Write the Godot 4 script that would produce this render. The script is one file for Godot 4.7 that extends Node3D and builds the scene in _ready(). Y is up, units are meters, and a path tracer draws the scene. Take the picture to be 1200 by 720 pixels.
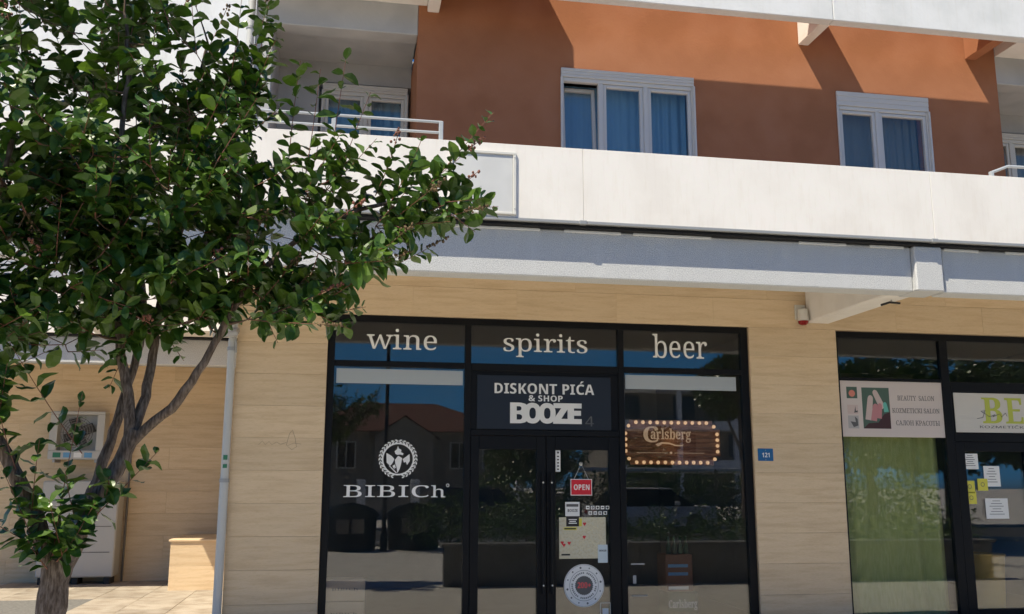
extends Node3D

var M := {}
var rng := RandomNumberGenerator.new()
var used := {}
var serif: SystemFont
var serif_bold: SystemFont
var sans: SystemFont
var sans_bold: SystemFont

# ---------------------------------------------------------------- helpers
func mb() -> SurfaceTool:
	var st := SurfaceTool.new()
	st.begin(Mesh.PRIMITIVE_TRIANGLES)
	return st

func tri(st: SurfaceTool, a: Vector3, b: Vector3, c: Vector3, n: Vector3) -> void:
	if (b - a).cross(c - a).dot(n) > 0.0:
		var t := b
		b = c
		c = t
	for p: Vector3 in [a, b, c]:
		st.set_normal(n)
		st.set_uv(Vector2(p.x + p.z, p.y))
		st.add_vertex(p)

func vtri(st: SurfaceTool, p: Array, n: Array) -> void:
	var g: Vector3 = (p[1] - p[0]).cross(p[2] - p[0])
	var o := [0, 1, 2]
	if g.dot(n[0] + n[1] + n[2]) > 0.0:
		o = [0, 2, 1]
	for k: int in o:
		st.set_normal(n[k])
		st.set_uv(Vector2(p[k].x + p[k].z, p[k].y))
		st.add_vertex(p[k])

func quad(st: SurfaceTool, a: Vector3, b: Vector3, c: Vector3, d: Vector3, n := Vector3.ZERO) -> void:
	if n == Vector3.ZERO:
		n = (c - a).cross(b - a).normalized()
	tri(st, a, b, c, n)
	tri(st, a, c, d, n)

# box with chamfered edges
func bx(st: SurfaceTool, p0: Vector3, p1: Vector3, ch := 0.0, xf := Transform3D.IDENTITY) -> void:
	var lo := Vector3(minf(p0.x, p1.x), minf(p0.y, p1.y), minf(p0.z, p1.z))
	var hi := Vector3(maxf(p0.x, p1.x), maxf(p0.y, p1.y), maxf(p0.z, p1.z))
	var o := (lo + hi) / 2.0
	var h := (hi - lo) / 2.0
	ch = minf(ch, minf(h.x, minf(h.y, h.z)) * 0.8)
	var ax: Array[Vector3] = [Vector3.RIGHT, Vector3.UP, Vector3.BACK]
	for i in 3:
		var u := ax[(i + 1) % 3]
		var v := ax[(i + 2) % 3]
		var hu: float = h.dot(u) - ch
		var hv: float = h.dot(v) - ch
		for s: float in [-1.0, 1.0]:
			var n: Vector3 = ax[i] * s
			var f: Vector3 = o + n * h.dot(ax[i])
			quad(st, xf * (f - u * hu - v * hv), xf * (f + u * hu - v * hv), xf * (f + u * hu + v * hv), xf * (f - u * hu + v * hv), (xf.basis * n).normalized())
	if ch <= 0.0:
		return
	for i in 3:
		var w := ax[i]
		var u := ax[(i + 1) % 3]
		var v := ax[(i + 2) % 3]
		var hw: float = h.dot(w) - ch
		for s: float in [-1.0, 1.0]:
			for t: float in [-1.0, 1.0]:
				var a: Vector3 = o + u * s * h.dot(u) + v * t * (h.dot(v) - ch)
				var b: Vector3 = o + u * s * (h.dot(u) - ch) + v * t * h.dot(v)
				quad(st, xf * (a - w * hw), xf * (a + w * hw), xf * (b + w * hw), xf * (b - w * hw), (xf.basis * (u * s + v * t)).normalized())
	for sx: float in [-1.0, 1.0]:
		for sy: float in [-1.0, 1.0]:
			for sz: float in [-1.0, 1.0]:
				var s := Vector3(sx, sy, sz)
				var k := o + s * h
				tri(st, xf * (k - Vector3(0, sy, sz) * ch), xf * (k - Vector3(sx, 0, sz) * ch), xf * (k - Vector3(sx, sy, 0) * ch), (xf.basis * s).normalized())

func tube(st: SurfaceTool, pts: Array, radii: Array, sides := 8, cap := true) -> void:
	var rings := []
	var up := Vector3.UP
	for i in pts.size():
		var p: Vector3 = pts[i]
		var d: Vector3
		if i == 0:
			d = (pts[1] - p).normalized()
		elif i == pts.size() - 1:
			d = (p - pts[i - 1]).normalized()
		else:
			d = (pts[i + 1] - pts[i - 1]).normalized()
		if i == 0:
			up = Vector3.RIGHT if absf(d.dot(Vector3.UP)) > 0.8 else Vector3.UP
		var u := d.cross(up).normalized()
		var v := d.cross(u).normalized()
		up = -v if false else u.cross(d).normalized()
		var ring := []
		for k in sides:
			var a := TAU * k / sides
			var n := u * cos(a) + v * sin(a)
			ring.append([p + n * float(radii[i]), n])
		rings.append(ring)
	for i in pts.size() - 1:
		for k in sides:
			var a: Array = rings[i][k]
			var b: Array = rings[i][(k + 1) % sides]
			var c: Array = rings[i + 1][(k + 1) % sides]
			var e: Array = rings[i + 1][k]
			for t: Array in [[a, b, c], [a, c, e]]:
				vtri(st, [t[0][0], t[1][0], t[2][0]], [t[0][1], t[1][1], t[2][1]])
	if cap:
		for e: Array in [[0, 1], [pts.size() - 1, pts.size() - 2]]:
			var n: Vector3 = (pts[e[0]] - pts[e[1]]).normalized()
			for k in sides:
				tri(st, pts[e[0]], rings[e[0]][k][0], rings[e[0]][(k + 1) % sides][0], n)

func blob(st: SurfaceTool, c: Vector3, r: Vector3, nu := 8, nv := 6) -> void:
	for j in nv:
		for i in nu:
			var q := []
			for e: Array in [[i, j], [i + 1, j], [i + 1, j + 1], [i, j + 1]]:
				var a := TAU * float(e[0]) / nu
				var b := PI * float(e[1]) / nv - PI / 2.0
				q.append(Vector3(cos(a) * cos(b), sin(b), sin(a) * cos(b)))
			for t: Array in [[0, 1, 2], [0, 2, 3]]:
				if (q[t[0]] - q[t[1]]).length() < 1e-5 or (q[t[1]] - q[t[2]]).length() < 1e-5 or (q[t[0]] - q[t[2]]).length() < 1e-5:
					continue
				vtri(st, [c + q[t[0]] * r, c + q[t[1]] * r, c + q[t[2]] * r], [(q[t[0]] / r).normalized(), (q[t[1]] / r).normalized(), (q[t[2]] / r).normalized()])

func disc(st: SurfaceTool, c: Vector3, r0: float, r1: float, n := 40, a0 := 0.0, a1 := TAU) -> void:
	for i in n:
		var a := a0 + (a1 - a0) * i / n
		var b := a0 + (a1 - a0) * (i + 1) / n
		var pa := Vector3(cos(a), sin(a), 0)
		var pb := Vector3(cos(b), sin(b), 0)
		if r0 <= 0.0:
			tri(st, c, c + pa * r1, c + pb * r1, Vector3.BACK)
		else:
			quad(st, c + pa * r0, c + pa * r1, c + pb * r1, c + pb * r0, Vector3.BACK)

func poly(st: SurfaceTool, pts: PackedVector2Array, o: Vector3, s := Vector2.ONE) -> void:
	var ix := Geometry2D.triangulate_polygon(pts)
	for i in range(0, ix.size(), 3):
		var q := []
		for k in 3:
			var p := pts[ix[i + k]]
			q.append(o + Vector3(p.x * s.x, p.y * s.y, 0))
		tri(st, q[0], q[1], q[2], Vector3.BACK)

# prism: profile polygon in the (z, y) plane pushed along x
func prism_x(st: SurfaceTool, prof: PackedVector2Array, x0: float, x1: float) -> void:
	var ix := Geometry2D.triangulate_polygon(prof)
	for i in range(0, ix.size(), 3):
		for e: Array in [[x0, Vector3.LEFT], [x1, Vector3.RIGHT]]:
			var q := []
			for k in 3:
				q.append(Vector3(e[0], prof[ix[i + k]].y, prof[ix[i + k]].x))
			tri(st, q[0], q[1], q[2], e[1])
	var cw := Geometry2D.is_polygon_clockwise(prof)
	for i in prof.size():
		var a := prof[i]
		var b := prof[(i + 1) % prof.size()]
		var t := (b - a).normalized()
		var n := Vector3(0, -t.x, t.y) if not cw else Vector3(0, t.x, -t.y)
		quad(st, Vector3(x0, a.y, a.x), Vector3(x1, a.y, a.x), Vector3(x1, b.y, b.x), Vector3(x0, b.y, b.x), n)

func numbered(n: String) -> String:
	if not used.has(n):
		used[n] = 0
		return n
	used[n] += 1
	return "%s_%03d" % [n, used[n]]

func part(called: String, st, m: Material, parent: Node) -> MeshInstance3D:
	var o := MeshInstance3D.new()
	o.name = called
	o.mesh = st.commit() if st is SurfaceTool else st
	o.material_override = m
	parent.add_child(o, true)
	return o

func tag(o: Node, label: String, category: String, group := "", kind := "") -> void:
	if label:
		o.set_meta("label", label)
	if category:
		o.set_meta("category", category)
	if group:
		o.set_meta("group", group)
	if kind:
		o.set_meta("kind", kind)

func thing(called: String, label: String, category: String, at := Vector3.ZERO, turn := 0.0, group := "") -> Node3D:
	var o := Node3D.new()
	o.name = numbered(called)
	add_child(o)
	o.position = at
	o.rotation.y = turn
	tag(o, label, category, group)
	return o

func box_part(called: String, p0: Vector3, p1: Vector3, m: Material, parent: Node, ch := 0.0) -> MeshInstance3D:
	var st := mb()
	bx(st, p0, p1, ch)
	return part(called, st, m, parent)

func structure(called: String, st, m: Material) -> MeshInstance3D:
	var o := part(numbered(called), st, m, self)
	o.set_meta("kind", "structure")
	return o

# lettering fitted into a rectangle on a plane facing +z
func text_fit(txt: String, font: Font, x0: float, y0: float, x1: float, y1: float, z: float, m: Material, parent: Node, called := "lettering", depth := 0.001, spacing := 0) -> MeshInstance3D:
	var t := TextMesh.new()
	t.text = txt
	var f := font
	if spacing != 0:
		var fv := FontVariation.new()
		fv.base_font = font
		fv.spacing_glyph = spacing
		f = fv
	t.font = f
	t.font_size = 64
	t.pixel_size = 0.01
	t.depth = 0.01
	t.curve_step = 1.5
	var bb := t.get_aabb()
	var o := MeshInstance3D.new()
	o.name = called
	o.mesh = t
	o.material_override = m
	parent.add_child(o, true)
	var sx := (x1 - x0) / bb.size.x
	var sy := (y1 - y0) / bb.size.y
	var sz := depth / 0.01
	o.scale = Vector3(sx, sy, sz)
	o.position = Vector3(x0 - bb.position.x * sx, y0 - bb.position.y * sy, z + depth / 2.0)
	return o

# ---------------------------------------------------------------- materials
func flat(c: Color, rough := 0.8, metal := 0.0, spec := 0.5) -> StandardMaterial3D:
	var m := StandardMaterial3D.new()
	m.albedo_color = c.linear_to_srgb()
	m.roughness = rough
	m.metallic = metal
	m.metallic_specular = spec
	return m

func noise(seed_: int, freq: float, oct := 4, gain := 0.5, type := FastNoiseLite.TYPE_SIMPLEX_SMOOTH) -> FastNoiseLite:
	var n := FastNoiseLite.new()
	n.seed = seed_
	n.frequency = freq
	n.noise_type = type
	n.fractal_octaves = oct
	n.fractal_gain = gain
	return n

func ntex(n: FastNoiseLite, cols: Array, offs: Array, size := 512) -> NoiseTexture2D:
	var t := NoiseTexture2D.new()
	t.width = size
	t.height = size
	t.seamless = true
	t.seamless_blend_skirt = 0.3
	t.noise = n
	if cols.size():
		var g := Gradient.new()
		var pc := PackedColorArray()
		for c: Color in cols:
			pc.append(c.linear_to_srgb())
		g.colors = pc
		g.offsets = PackedFloat32Array(offs)
		t.color_ramp = g
	return t

func tri_mat(tex: Texture2D, scale: Vector3, rough := 0.85, bump: Texture2D = null, bump_cm := 0.0, offset := Vector3.ZERO) -> StandardMaterial3D:
	var m := StandardMaterial3D.new()
	m.albedo_texture = tex
	m.uv1_triplanar = true
	m.uv1_world_triplanar = true
	m.uv1_scale = scale
	m.uv1_offset = offset
	m.uv1_triplanar_sharpness = 8.0
	m.roughness = rough
	m.metallic_specular = 0.3
	if bump:
		m.heightmap_enabled = true
		m.heightmap_texture = bump
		m.heightmap_scale = bump_cm
	return m

func detail(m: StandardMaterial3D, tex: Texture2D, scale: Vector3) -> void:
	m.detail_enabled = true
	m.detail_albedo = tex
	m.detail_blend_mode = BaseMaterial3D.BLEND_MODE_MUL
	m.detail_uv_layer = BaseMaterial3D.DETAIL_UV_2
	m.uv2_triplanar = true
	m.uv2_world_triplanar = true
	m.uv2_scale = scale

func glass(tint: Color, a: float) -> StandardMaterial3D:
	var m := flat(tint, 0.0)
	m.transparency = BaseMaterial3D.TRANSPARENCY_ALPHA
	m.albedo_color.a = a
	return m

func make_materials() -> void:
	var grain := ntex(noise(11, 0.02, 5, 0.6), [], [], 512)
	var grainbump := ntex(noise(12, 0.12, 3, 0.6), [], [], 512)
	var streaks := ntex(noise(21, 0.012, 5, 0.55), [Color(0.67, 0.505, 0.325), Color(0.72, 0.555, 0.365), Color(0.75, 0.585, 0.395), Color(0.715, 0.555, 0.37)], [0.2, 0.42, 0.62, 0.85], 512)
	var fine := ntex(noise(22, 0.03, 4, 0.6), [Color(0.86, 0.84, 0.81), Color(1, 1, 1), Color(0.955, 0.945, 0.93)], [0.15, 0.42, 0.8], 512)
	M.tiles = []
	for k in 5:
		var m := tri_mat(streaks, Vector3(0.16, 1.7, 0.16), 0.6, grain, 0.10, Vector3(k * 0.37, k * 0.53, k * 0.21))
		var v: float = [1.0, 0.975, 1.0, 0.985, 0.965][k]
		m.albedo_color = Color(v, v * 0.995, v * 0.985)
		detail(m, fine, Vector3(0.6, 8.0, 0.6))
		M.tiles.append(m)
	M.grout = flat(Color(0.42, 0.31, 0.20), 0.95)
	var terra := ntex(noise(31, 0.006, 4, 0.5), [Color(0.345, 0.145, 0.072), Color(0.375, 0.160, 0.081), Color(0.395, 0.174, 0.092)], [0.25, 0.5, 0.8], 512)
	M.terracotta = tri_mat(terra, Vector3(0.35, 0.35, 0.35), 0.95, grainbump, 0.14)
	var whitep := ntex(noise(41, 0.008, 5, 0.55), [Color(0.765, 0.72, 0.66), Color(0.80, 0.758, 0.70), Color(0.815, 0.775, 0.72)], [0.2, 0.5, 0.8], 512)
	var drips := ntex(noise(42, 0.02, 4, 0.6), [Color(0.975, 0.965, 0.95), Color(1, 1, 1), Color(1, 1, 1)], [0.2, 0.45, 1.0], 512)
	M.parapet = tri_mat(whitep, Vector3(0.3, 0.3, 0.3), 0.8, grainbump, 0.06)
	detail(M.parapet, drips, Vector3(1.6, 0.18, 1.6))
	var greyp := ntex(noise(43, 0.008, 5, 0.55), [Color(0.64, 0.645, 0.63), Color(0.70, 0.70, 0.685), Color(0.73, 0.73, 0.72)], [0.2, 0.5, 0.8], 512)
	M.fascia = tri_mat(greyp, Vector3(0.3, 0.3, 0.3), 0.85, grainbump, 0.08)
	detail(M.fascia, drips, Vector3(1.6, 0.18, 1.6))
	var rough := ntex(noise(44, 0.10, 3, 0.6), [Color(0.42, 0.42, 0.415), Color(0.58, 0.58, 0.57), Color(0.66, 0.66, 0.645)], [0.28, 0.47, 0.8], 512)
	M.beam = tri_mat(rough, Vector3(1.6, 1.6, 1.6), 0.95, grainbump, 0.5)
	M.bracket = tri_mat(whitep, Vector3(0.5, 0.5, 0.5), 0.85, grainbump, 0.1)
	M.grey_plaster = tri_mat(ntex(noise(45, 0.008, 4), [Color(0.40, 0.40, 0.395), Color(0.46, 0.46, 0.45)], [0.3, 0.7]), Vector3(0.3, 0.3, 0.3), 0.9, grainbump, 0.1)
	M.balcony_tile = flat(Color(0.34, 0.28, 0.24), 0.8)
	M.gap_shade = flat(Color(0.006, 0.006, 0.007), 0.9)  # near-black, paints the shade under the parapets
	M.flashing = flat(Color(0.35, 0.35, 0.34), 0.45, 0.3)
	M.lit_sliver = flat(Color(0.7, 0.7, 0.68), 0.8)  # pale tone, paints slivers of light on the beam top
	M.pvc = flat(Color(0.64, 0.62, 0.565), 0.4)
	M.sheet = tri_mat(ntex(noise(46, 0.01, 3), [Color(0.56, 0.56, 0.55), Color(0.60, 0.60, 0.59)], [0.3, 0.7]), Vector3(0.5, 0.5, 0.5), 0.6)
	M.rail = flat(Color(0.40, 0.42, 0.43), 0.4)
	M.alu = flat(Color(0.008, 0.0085, 0.010), 0.45, 0.0, 0.28)
	M.alu_light = flat(Color(0.20, 0.205, 0.21), 0.4, 0.5)
	M.glass = glass(Color(0.010, 0.014, 0.015), 0.085)
	M.glass_window = glass(Color(0.02, 0.03, 0.04), 0.04)
	M.vinyl = flat(Color(0.82, 0.81, 0.77), 0.6)
	M.print_white = flat(Color(0.78, 0.77, 0.74), 0.6)
	M.print_black = flat(Color(0.012, 0.012, 0.013), 0.6)
	M.print_grey = flat(Color(0.10, 0.10, 0.10), 0.6)
	M.film = flat(Color(0.40, 0.43, 0.44), 0.35)
	M.board = flat(Color(0.014, 0.015, 0.019), 0.35)
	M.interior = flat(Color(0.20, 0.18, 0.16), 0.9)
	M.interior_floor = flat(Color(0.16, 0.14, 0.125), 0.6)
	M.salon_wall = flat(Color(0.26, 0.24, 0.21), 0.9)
	M.red = flat(Color(0.62, 0.015, 0.03), 0.5)
	M.blue_plate = flat(Color(0.012, 0.115, 0.30), 0.4)
	var cur := ntex(noise(51, 0.05, 3), [Color(0.60, 0.68, 0.26), Color(0.68, 0.75, 0.32)], [0.3, 0.7], 256)
	M.curtain_green = tri_mat(cur, Vector3(2, 0.4, 2), 0.9)
	M.curtain_green.backlight_enabled = true
	M.curtain_green.backlight = Color(0.3, 0.36, 0.15)
	M.curtain_sky_reflect = flat(Color(0.17, 0.33, 0.47), 0.9)  # blue paints the sky mirrored in the panes into the cloth
	M.curtain_grey = flat(Color(0.17, 0.19, 0.185), 0.9)
	var pav := ntex(noise(61, 0.012, 5, 0.55), [Color(0.40, 0.335, 0.26), Color(0.50, 0.43, 0.345), Color(0.57, 0.50, 0.41)], [0.2, 0.5, 0.8], 512)
	var pavfine := ntex(noise(62, 0.06, 4, 0.6), [Color(0.72, 0.69, 0.65), Color(1, 1, 1), Color(0.95, 0.94, 0.92)], [0.2, 0.45, 0.8], 512)
	M.paving = []
	for k in 4:
		var m := tri_mat(pav, Vector3(0.4, 0.4, 0.4), 0.75, grain, 0.15, Vector3(k * 0.3, k * 0.7, k * 0.45))
		var v: float = [0.93, 0.88, 0.91, 0.85][k]
		m.albedo_color = Color(v, v, v)
		detail(m, pavfine, Vector3(1.5, 1.5, 1.5))
		M.paving.append(m)
	var conc := ntex(noise(65, 0.015, 5, 0.6), [Color(0.47, 0.44, 0.385), Color(0.55, 0.515, 0.45), Color(0.60, 0.565, 0.50)], [0.2, 0.5, 0.8], 512)
	M.ground = tri_mat(conc, Vector3(0.25, 0.25, 0.25), 0.9, grain, 0.2)
	M.ground.albedo_color = Color(1, 1, 1)
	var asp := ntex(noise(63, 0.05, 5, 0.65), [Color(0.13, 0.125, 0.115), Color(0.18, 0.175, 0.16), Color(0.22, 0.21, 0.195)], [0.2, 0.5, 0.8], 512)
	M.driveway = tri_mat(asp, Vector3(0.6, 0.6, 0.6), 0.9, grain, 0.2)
	var asp2 := ntex(noise(64, 0.05, 5, 0.65), [Color(0.045, 0.045, 0.047), Color(0.065, 0.064, 0.063)], [0.3, 0.7], 512)
	M.road = tri_mat(asp2, Vector3(0.6, 0.6, 0.6), 0.9)
	var bark := ntex(noise(71, 0.03, 5, 0.6), [Color(0.075, 0.053, 0.038), Color(0.14, 0.103, 0.076), Color(0.22, 0.172, 0.135)], [0.25, 0.5, 0.8], 512)
	M.bark = tri_mat(bark, Vector3(4.0, 0.9, 4.0), 0.8, grain, 0.5)
	M.twig = flat(Color(0.11, 0.065, 0.035), 0.8)
	M.shoot = flat(Color(0.20, 0.075, 0.045), 0.7)
	M.bud = flat(Color(0.12, 0.075, 0.03), 0.7)
	M.leaf = []
	for c: Color in [Color(0.050, 0.105, 0.014), Color(0.062, 0.118, 0.015), Color(0.075, 0.132, 0.016), Color(0.088, 0.148, 0.018)]:
		var m := flat(c, 0.36)
		m.metallic_specular = 0.45
		m.backlight_enabled = true
		m.backlight = Color(0.32, 0.42, 0.12)
		M.leaf.append(m)
	M.leaf_mass = flat(Color(1, 1, 1), 0.36)
	M.leaf_mass.metallic_specular = 0.45
	M.leaf_mass.vertex_color_use_as_albedo = true
	M.leaf_mass.backlight_enabled = true
	M.leaf_mass.backlight = Color(0.32, 0.42, 0.12)

# ---------------------------------------------------------------- the building
func window(parent: Node, x0: float, x1: float, y0: float, y1: float, z: float, cols: Array, curtain: Material, tilt_first: bool, box_h: float) -> Node3D:
	var w := Node3D.new()
	w.name = "window"
	parent.add_child(w, true)
	var fw := 0.04
	var st := mb()
	bx(st, Vector3(x0, y0, z - 0.07), Vector3(x0 + fw, y1 - box_h, z), 0.006)
	bx(st, Vector3(x1 - fw, y0, z - 0.07), Vector3(x1, y1 - box_h, z), 0.006)
	bx(st, Vector3(x0 + fw, y1 - box_h - 0.05, z - 0.07), Vector3(x1 - fw, y1 - box_h, z - 0.002), 0.006)
	bx(st, Vector3(x0 + fw, y0, z - 0.07), Vector3(x1 - fw, y0 + 0.06, z - 0.002), 0.006)
	for k in range(1, cols.size() - 1):
		bx(st, Vector3(cols[k] - 0.03, y0 + 0.06, z - 0.065), Vector3(cols[k] + 0.03, y1 - box_h - 0.05, z + 0.002), 0.006)
	part("frame", st, M.pvc, w)
	st = mb()
	for k in 3:
		var h := box_h / 3.0
		bx(st, Vector3(x0 + 0.004, y1 - h * (k + 1) + 0.0015, z - 0.12), Vector3(x1 - 0.004, y1 - h * k, z + 0.020 - 0.003 * k), 0.003)
	part("shutter_box", st, M.pvc, w)
	# guide rails in front of the frame's edges
	st = mb()
	bx(st, Vector3(x0 - 0.005, y0, z + 0.002), Vector3(x0 + 0.022, y1 - box_h - 0.001, z + 0.03), 0.005)
	part("guide_rail", st, M.pvc, w)
	st = mb()
	bx(st, Vector3(x1 - 0.022, y0, z + 0.002), Vector3(x1 + 0.005, y1 - box_h - 0.001, z + 0.03), 0.005)
	part("guide_rail", st, M.pvc, w)
	for k in cols.size() - 1:
		var a: float = cols[k] + (0.031 if k > 0 else fw)
		var b: float = cols[k + 1] - (0.031 if k < cols.size() - 2 else fw)
		if k == 0:
			a = x0 + fw + 0.002
		if k == cols.size() - 2:
			b = x1 - fw - 0.002
		var sash := Node3D.new()
		sash.name = "sash"
		w.add_child(sash, true)
		var top := y1 - box_h - 0.053
		sash.position = Vector3(0, y0 + 0.062, z - 0.035)
		var hh := top - y0 - 0.064
		st = mb()
		var sw := 0.042
		bx(st, Vector3(a, 0, -0.03), Vector3(a + sw, hh, 0.025), 0.006)
		bx(st, Vector3(b - sw, 0, -0.03), Vector3(b, hh, 0.025), 0.006)
		bx(st, Vector3(a + sw, hh - sw, -0.03), Vector3(b - sw, hh, 0.0245), 0.006)
		bx(st, Vector3(a + sw, 0, -0.03), Vector3(b - sw, sw, 0.0245), 0.006)
		sash.set_meta("kind", "")
		sash.remove_meta("kind")
		part("sash_frame", st, M.pvc, sash)
		st = mb()
		bx(st, Vector3(a + sw - 0.005, sw - 0.005, -0.012), Vector3(b - sw + 0.005, hh - sw + 0.005, 0.006))
		part("pane", st, M.glass_window, sash)
		if tilt_first and k == 0:
			sash.rotation.x = -0.075
	if curtain:
		var cst := mb()
		wavy(cst, x0 + 0.03, x1 - 0.03, y0, y1 - box_h, z - 0.26, 0.018, 9.0)
		part("curtain", cst, curtain, w)
	return w

func wavy(st: SurfaceTool, x0: float, x1: float, y0: float, y1: float, z: float, amp: float, per_m: float, n_per := 9) -> void:
	var n := int((x1 - x0) * per_m * n_per)
	var prev := []
	for i in n + 1:
		var x := x0 + (x1 - x0) * i / n
		var ph := x * per_m * TAU + sin(x * 5.3) * 0.9 + sin(x * 2.1 + 1.0) * 1.2
		var a := amp * (0.7 + 0.4 * sin(x * 3.7))
		var zz := z + a * sin(ph) + a * 0.3 * sin(ph * 2.0 + 0.6)
		var zt := z + a * 0.55 * sin(ph)
		var dx := 0.002
		var sl := a * per_m * TAU * cos(ph)
		var nn := Vector3(-sl, 0, 1).normalized()
		var cur := [Vector3(x, y0, zz), Vector3(x, y1, zt), nn]
		if i > 0:
			var q := [prev[0], cur[0], cur[1], prev[0], cur[1], prev[1]]
			var ns := [prev[2], cur[2], cur[2], prev[2], cur[2], prev[2]]
			vtri(st, q.slice(0, 3), ns.slice(0, 3))
			vtri(st, q.slice(3, 6), ns.slice(3, 6))
		prev = cur

func tile_row(parent: Node, xa: float, xb: float, y0: float, y1: float, z: float, off: float, length := 1.2, depth := 0.022) -> void:
	var x := xa
	var nxt := xa + (off if off > 0.05 else length)
	while x < xb - 0.02:
		var e := minf(nxt, xb)
		if xb - e < 0.12:
			e = xb
		var st := mb()
		bx(st, Vector3(x + 0.0005, y0 + 0.0009, z - depth), Vector3(e - 0.0005, y1 - 0.0009, z + rng.randf_range(-0.0008, 0.0008)), 0.0014)
		part("tile", st, M.tiles[rng.randi() % M.tiles.size()], parent)
		x = e
		nxt = e + length

func build_building() -> void:
	var b := thing("apartment_building", "apartment building with terracotta upper wall, white balcony band and beige stone shop floor", "building")
	var st := mb()
	# ---- ground floor wall behind the stone tiles
	var zb := -0.0225
	st = mb()
	bx(st, Vector3(-1.19, 0, -0.27), Vector3(-0.22, 4.009, zb))
	bx(st, Vector3(4.75, 0, -0.27), Vector3(5.885, 4.009, zb))
	bx(st, Vector3(9.6, 0, -0.27), Vector3(13.0, 4.009, zb))
	bx(st, Vector3(-0.22, 3.462, -0.27), Vector3(4.75, 4.009, zb))
	bx(st, Vector3(5.885, 3.455, -0.27), Vector3(9.6, 4.009, zb))
	part("wall", st, M.grout, b)
	st = mb()
	bx(st, Vector3(-1.19, 0, -6.2), Vector3(-0.95, 4.009, -0.28))
	part("side_wall", st, M.tiles[0], b)
	var p := 0.346
	for k in 10:
		tile_row(b, -1.192, -0.221, k * p, (k + 1) * p, 0.0, 0.0)
		tile_row(b, 4.751, 5.884, k * p, (k + 1) * p, 0.0, 0.0)
		tile_row(b, 9.601, 13.0, k * p, (k + 1) * p, 0.0, 0.4 + 0.6 * (k % 2))
	tile_row(b, -1.192, 13.0, 3.4605, 3.806, 0.0, 0.7)
	tile_row(b, -1.192, 13.0, 3.8065, 4.009, 0.0, 0.2)
	# ---- first floor slab, front beam, posts, brackets
	st = mb()
	bx(st, Vector3(-1.19, 4.01, -6.2), Vector3(13.0, 4.15, 2.0))
	bx(st, Vector3(-4.3, 4.01, 0.0), Vector3(-1.191, 4.15, 2.0))
	bx(st, Vector3(-3.6, 3.72, -3.8), Vector3(-1.191, 4.6, -3.25))  # added piece over the passage, shaped to shade the stone box
	part("floor_slab", st, M.bracket, b)
	var posts := [-1.62, 1.94, 5.5, 9.06]
	for k in 3:
		var x0: float = posts[k] + 0.30 + (0.02 if k == 2 else 0.0)
		var x1: float = posts[k + 1]
		if k == 0:
			x0 = -4.3
			x1 = 5.498
		elif k == 1:
			continue
		else:
			x0 = 5.835
			x1 = 13.0
		box_part("beam", Vector3(x0, 3.475, 2.002), Vector3(x1, 3.93, 2.232), M.beam, b, 0.012)
	st = mb()
	bx(st, Vector3(5.50, 3.476, 1.95), Vector3(5.80, 3.929, 2.292), 0.012)
	part("post", st, M.beam, b)
	box_part("joint_strip", Vector3(5.801, 3.49, 1.96), Vector3(5.834, 3.93, 2.19), M.flashing, b)
	st = mb()
	bx(st, Vector3(5.50, 3.53, 0.001), Vector3(5.80, 4.008, 1.949), 0.02)
	part("bracket", st, M.bracket, b)
	# ---- balcony parapet in cast panels with open joints
	var xs := [-4.3, -3.05, -1.47, 2.109, 5.69, 9.27, 13.0]
	for k in 6:
		st = mb()
		bx(st, Vector3(xs[k] + 0.0015, 3.985, 2.205), Vector3(xs[k + 1] - 0.0015, 4.688, 2.36), 0.0025)
		part("parapet_panel", st, M.parapet, b)
		st = mb()
		bx(st, Vector3(xs[k] + 0.03, 3.955, 2.33), Vector3(xs[k + 1] - 0.03, 3.984, 2.372), 0.004)
		part("drip_edge", st, M.flashing, b)
		st = mb()
		bx(st, Vector3(xs[k + 1] - 0.045, 3.95, 2.325), Vector3(xs[k + 1] + 0.028, 3.990, 2.380), 0.006)
		part("edge_clip", st, M.flashing, b)
	box_part("parapet_core", Vector3(-4.3, 3.99, 2.10), Vector3(13.0, 4.66, 2.204), M.parapet, b)
	box_part("balcony_floor", Vector3(-1.18, 4.1505, 0.001), Vector3(13.0, 4.165, 2.09), M.balcony_tile, b)
	box_part("gap_shade_strip", Vector3(-4.3, 3.9305, 2.01), Vector3(13.0, 3.954, 2.325), M.gap_shade, b)  # dark strip painted in for the shaded underside of the parapet
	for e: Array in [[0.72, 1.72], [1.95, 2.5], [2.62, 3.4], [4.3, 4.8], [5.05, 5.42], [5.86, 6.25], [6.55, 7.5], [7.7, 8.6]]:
		box_part("light_sliver", Vector3(e[0], 3.905, 2.2325), Vector3(e[1], 3.929, 2.246), M.lit_sliver, b, 0.004)  # thin pale bars standing in for lit slivers above the beam
	# flat panel screwed on the parapet
	var pn := box_part("parapet_hatch", Vector3(0.885, 4.03, 2.361), Vector3(1.44, 4.575, 2.372), M.sheet, b, 0.003)
	st = mb()
	bx(st, Vector3(0.86, 4.576, 2.3605), Vector3(1.47, 4.603, 2.386), 0.004)
	bx(st, Vector3(1.441, 4.006, 2.3605), Vector3(1.47, 4.575, 2.386), 0.004)
	bx(st, Vector3(0.86, 4.006, 2.3605), Vector3(0.884, 4.575, 2.386), 0.004)
	bx(st, Vector3(0.885, 4.006, 2.3605), Vector3(1.44, 4.029, 2.3855), 0.004)
	part("hatch_frame", st, M.pvc, pn)
	for q: Vector2 in [Vector2(1.455, 4.55), Vector2(1.455, 4.06), Vector2(0.873, 4.55), Vector2(0.873, 4.06)]:
		st = mb()
		blob(st, Vector3(q.x, q.y, 2.387), Vector3(0.006, 0.006, 0.004), 8, 4)
		part("screw", st, M.flashing, pn)
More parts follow.
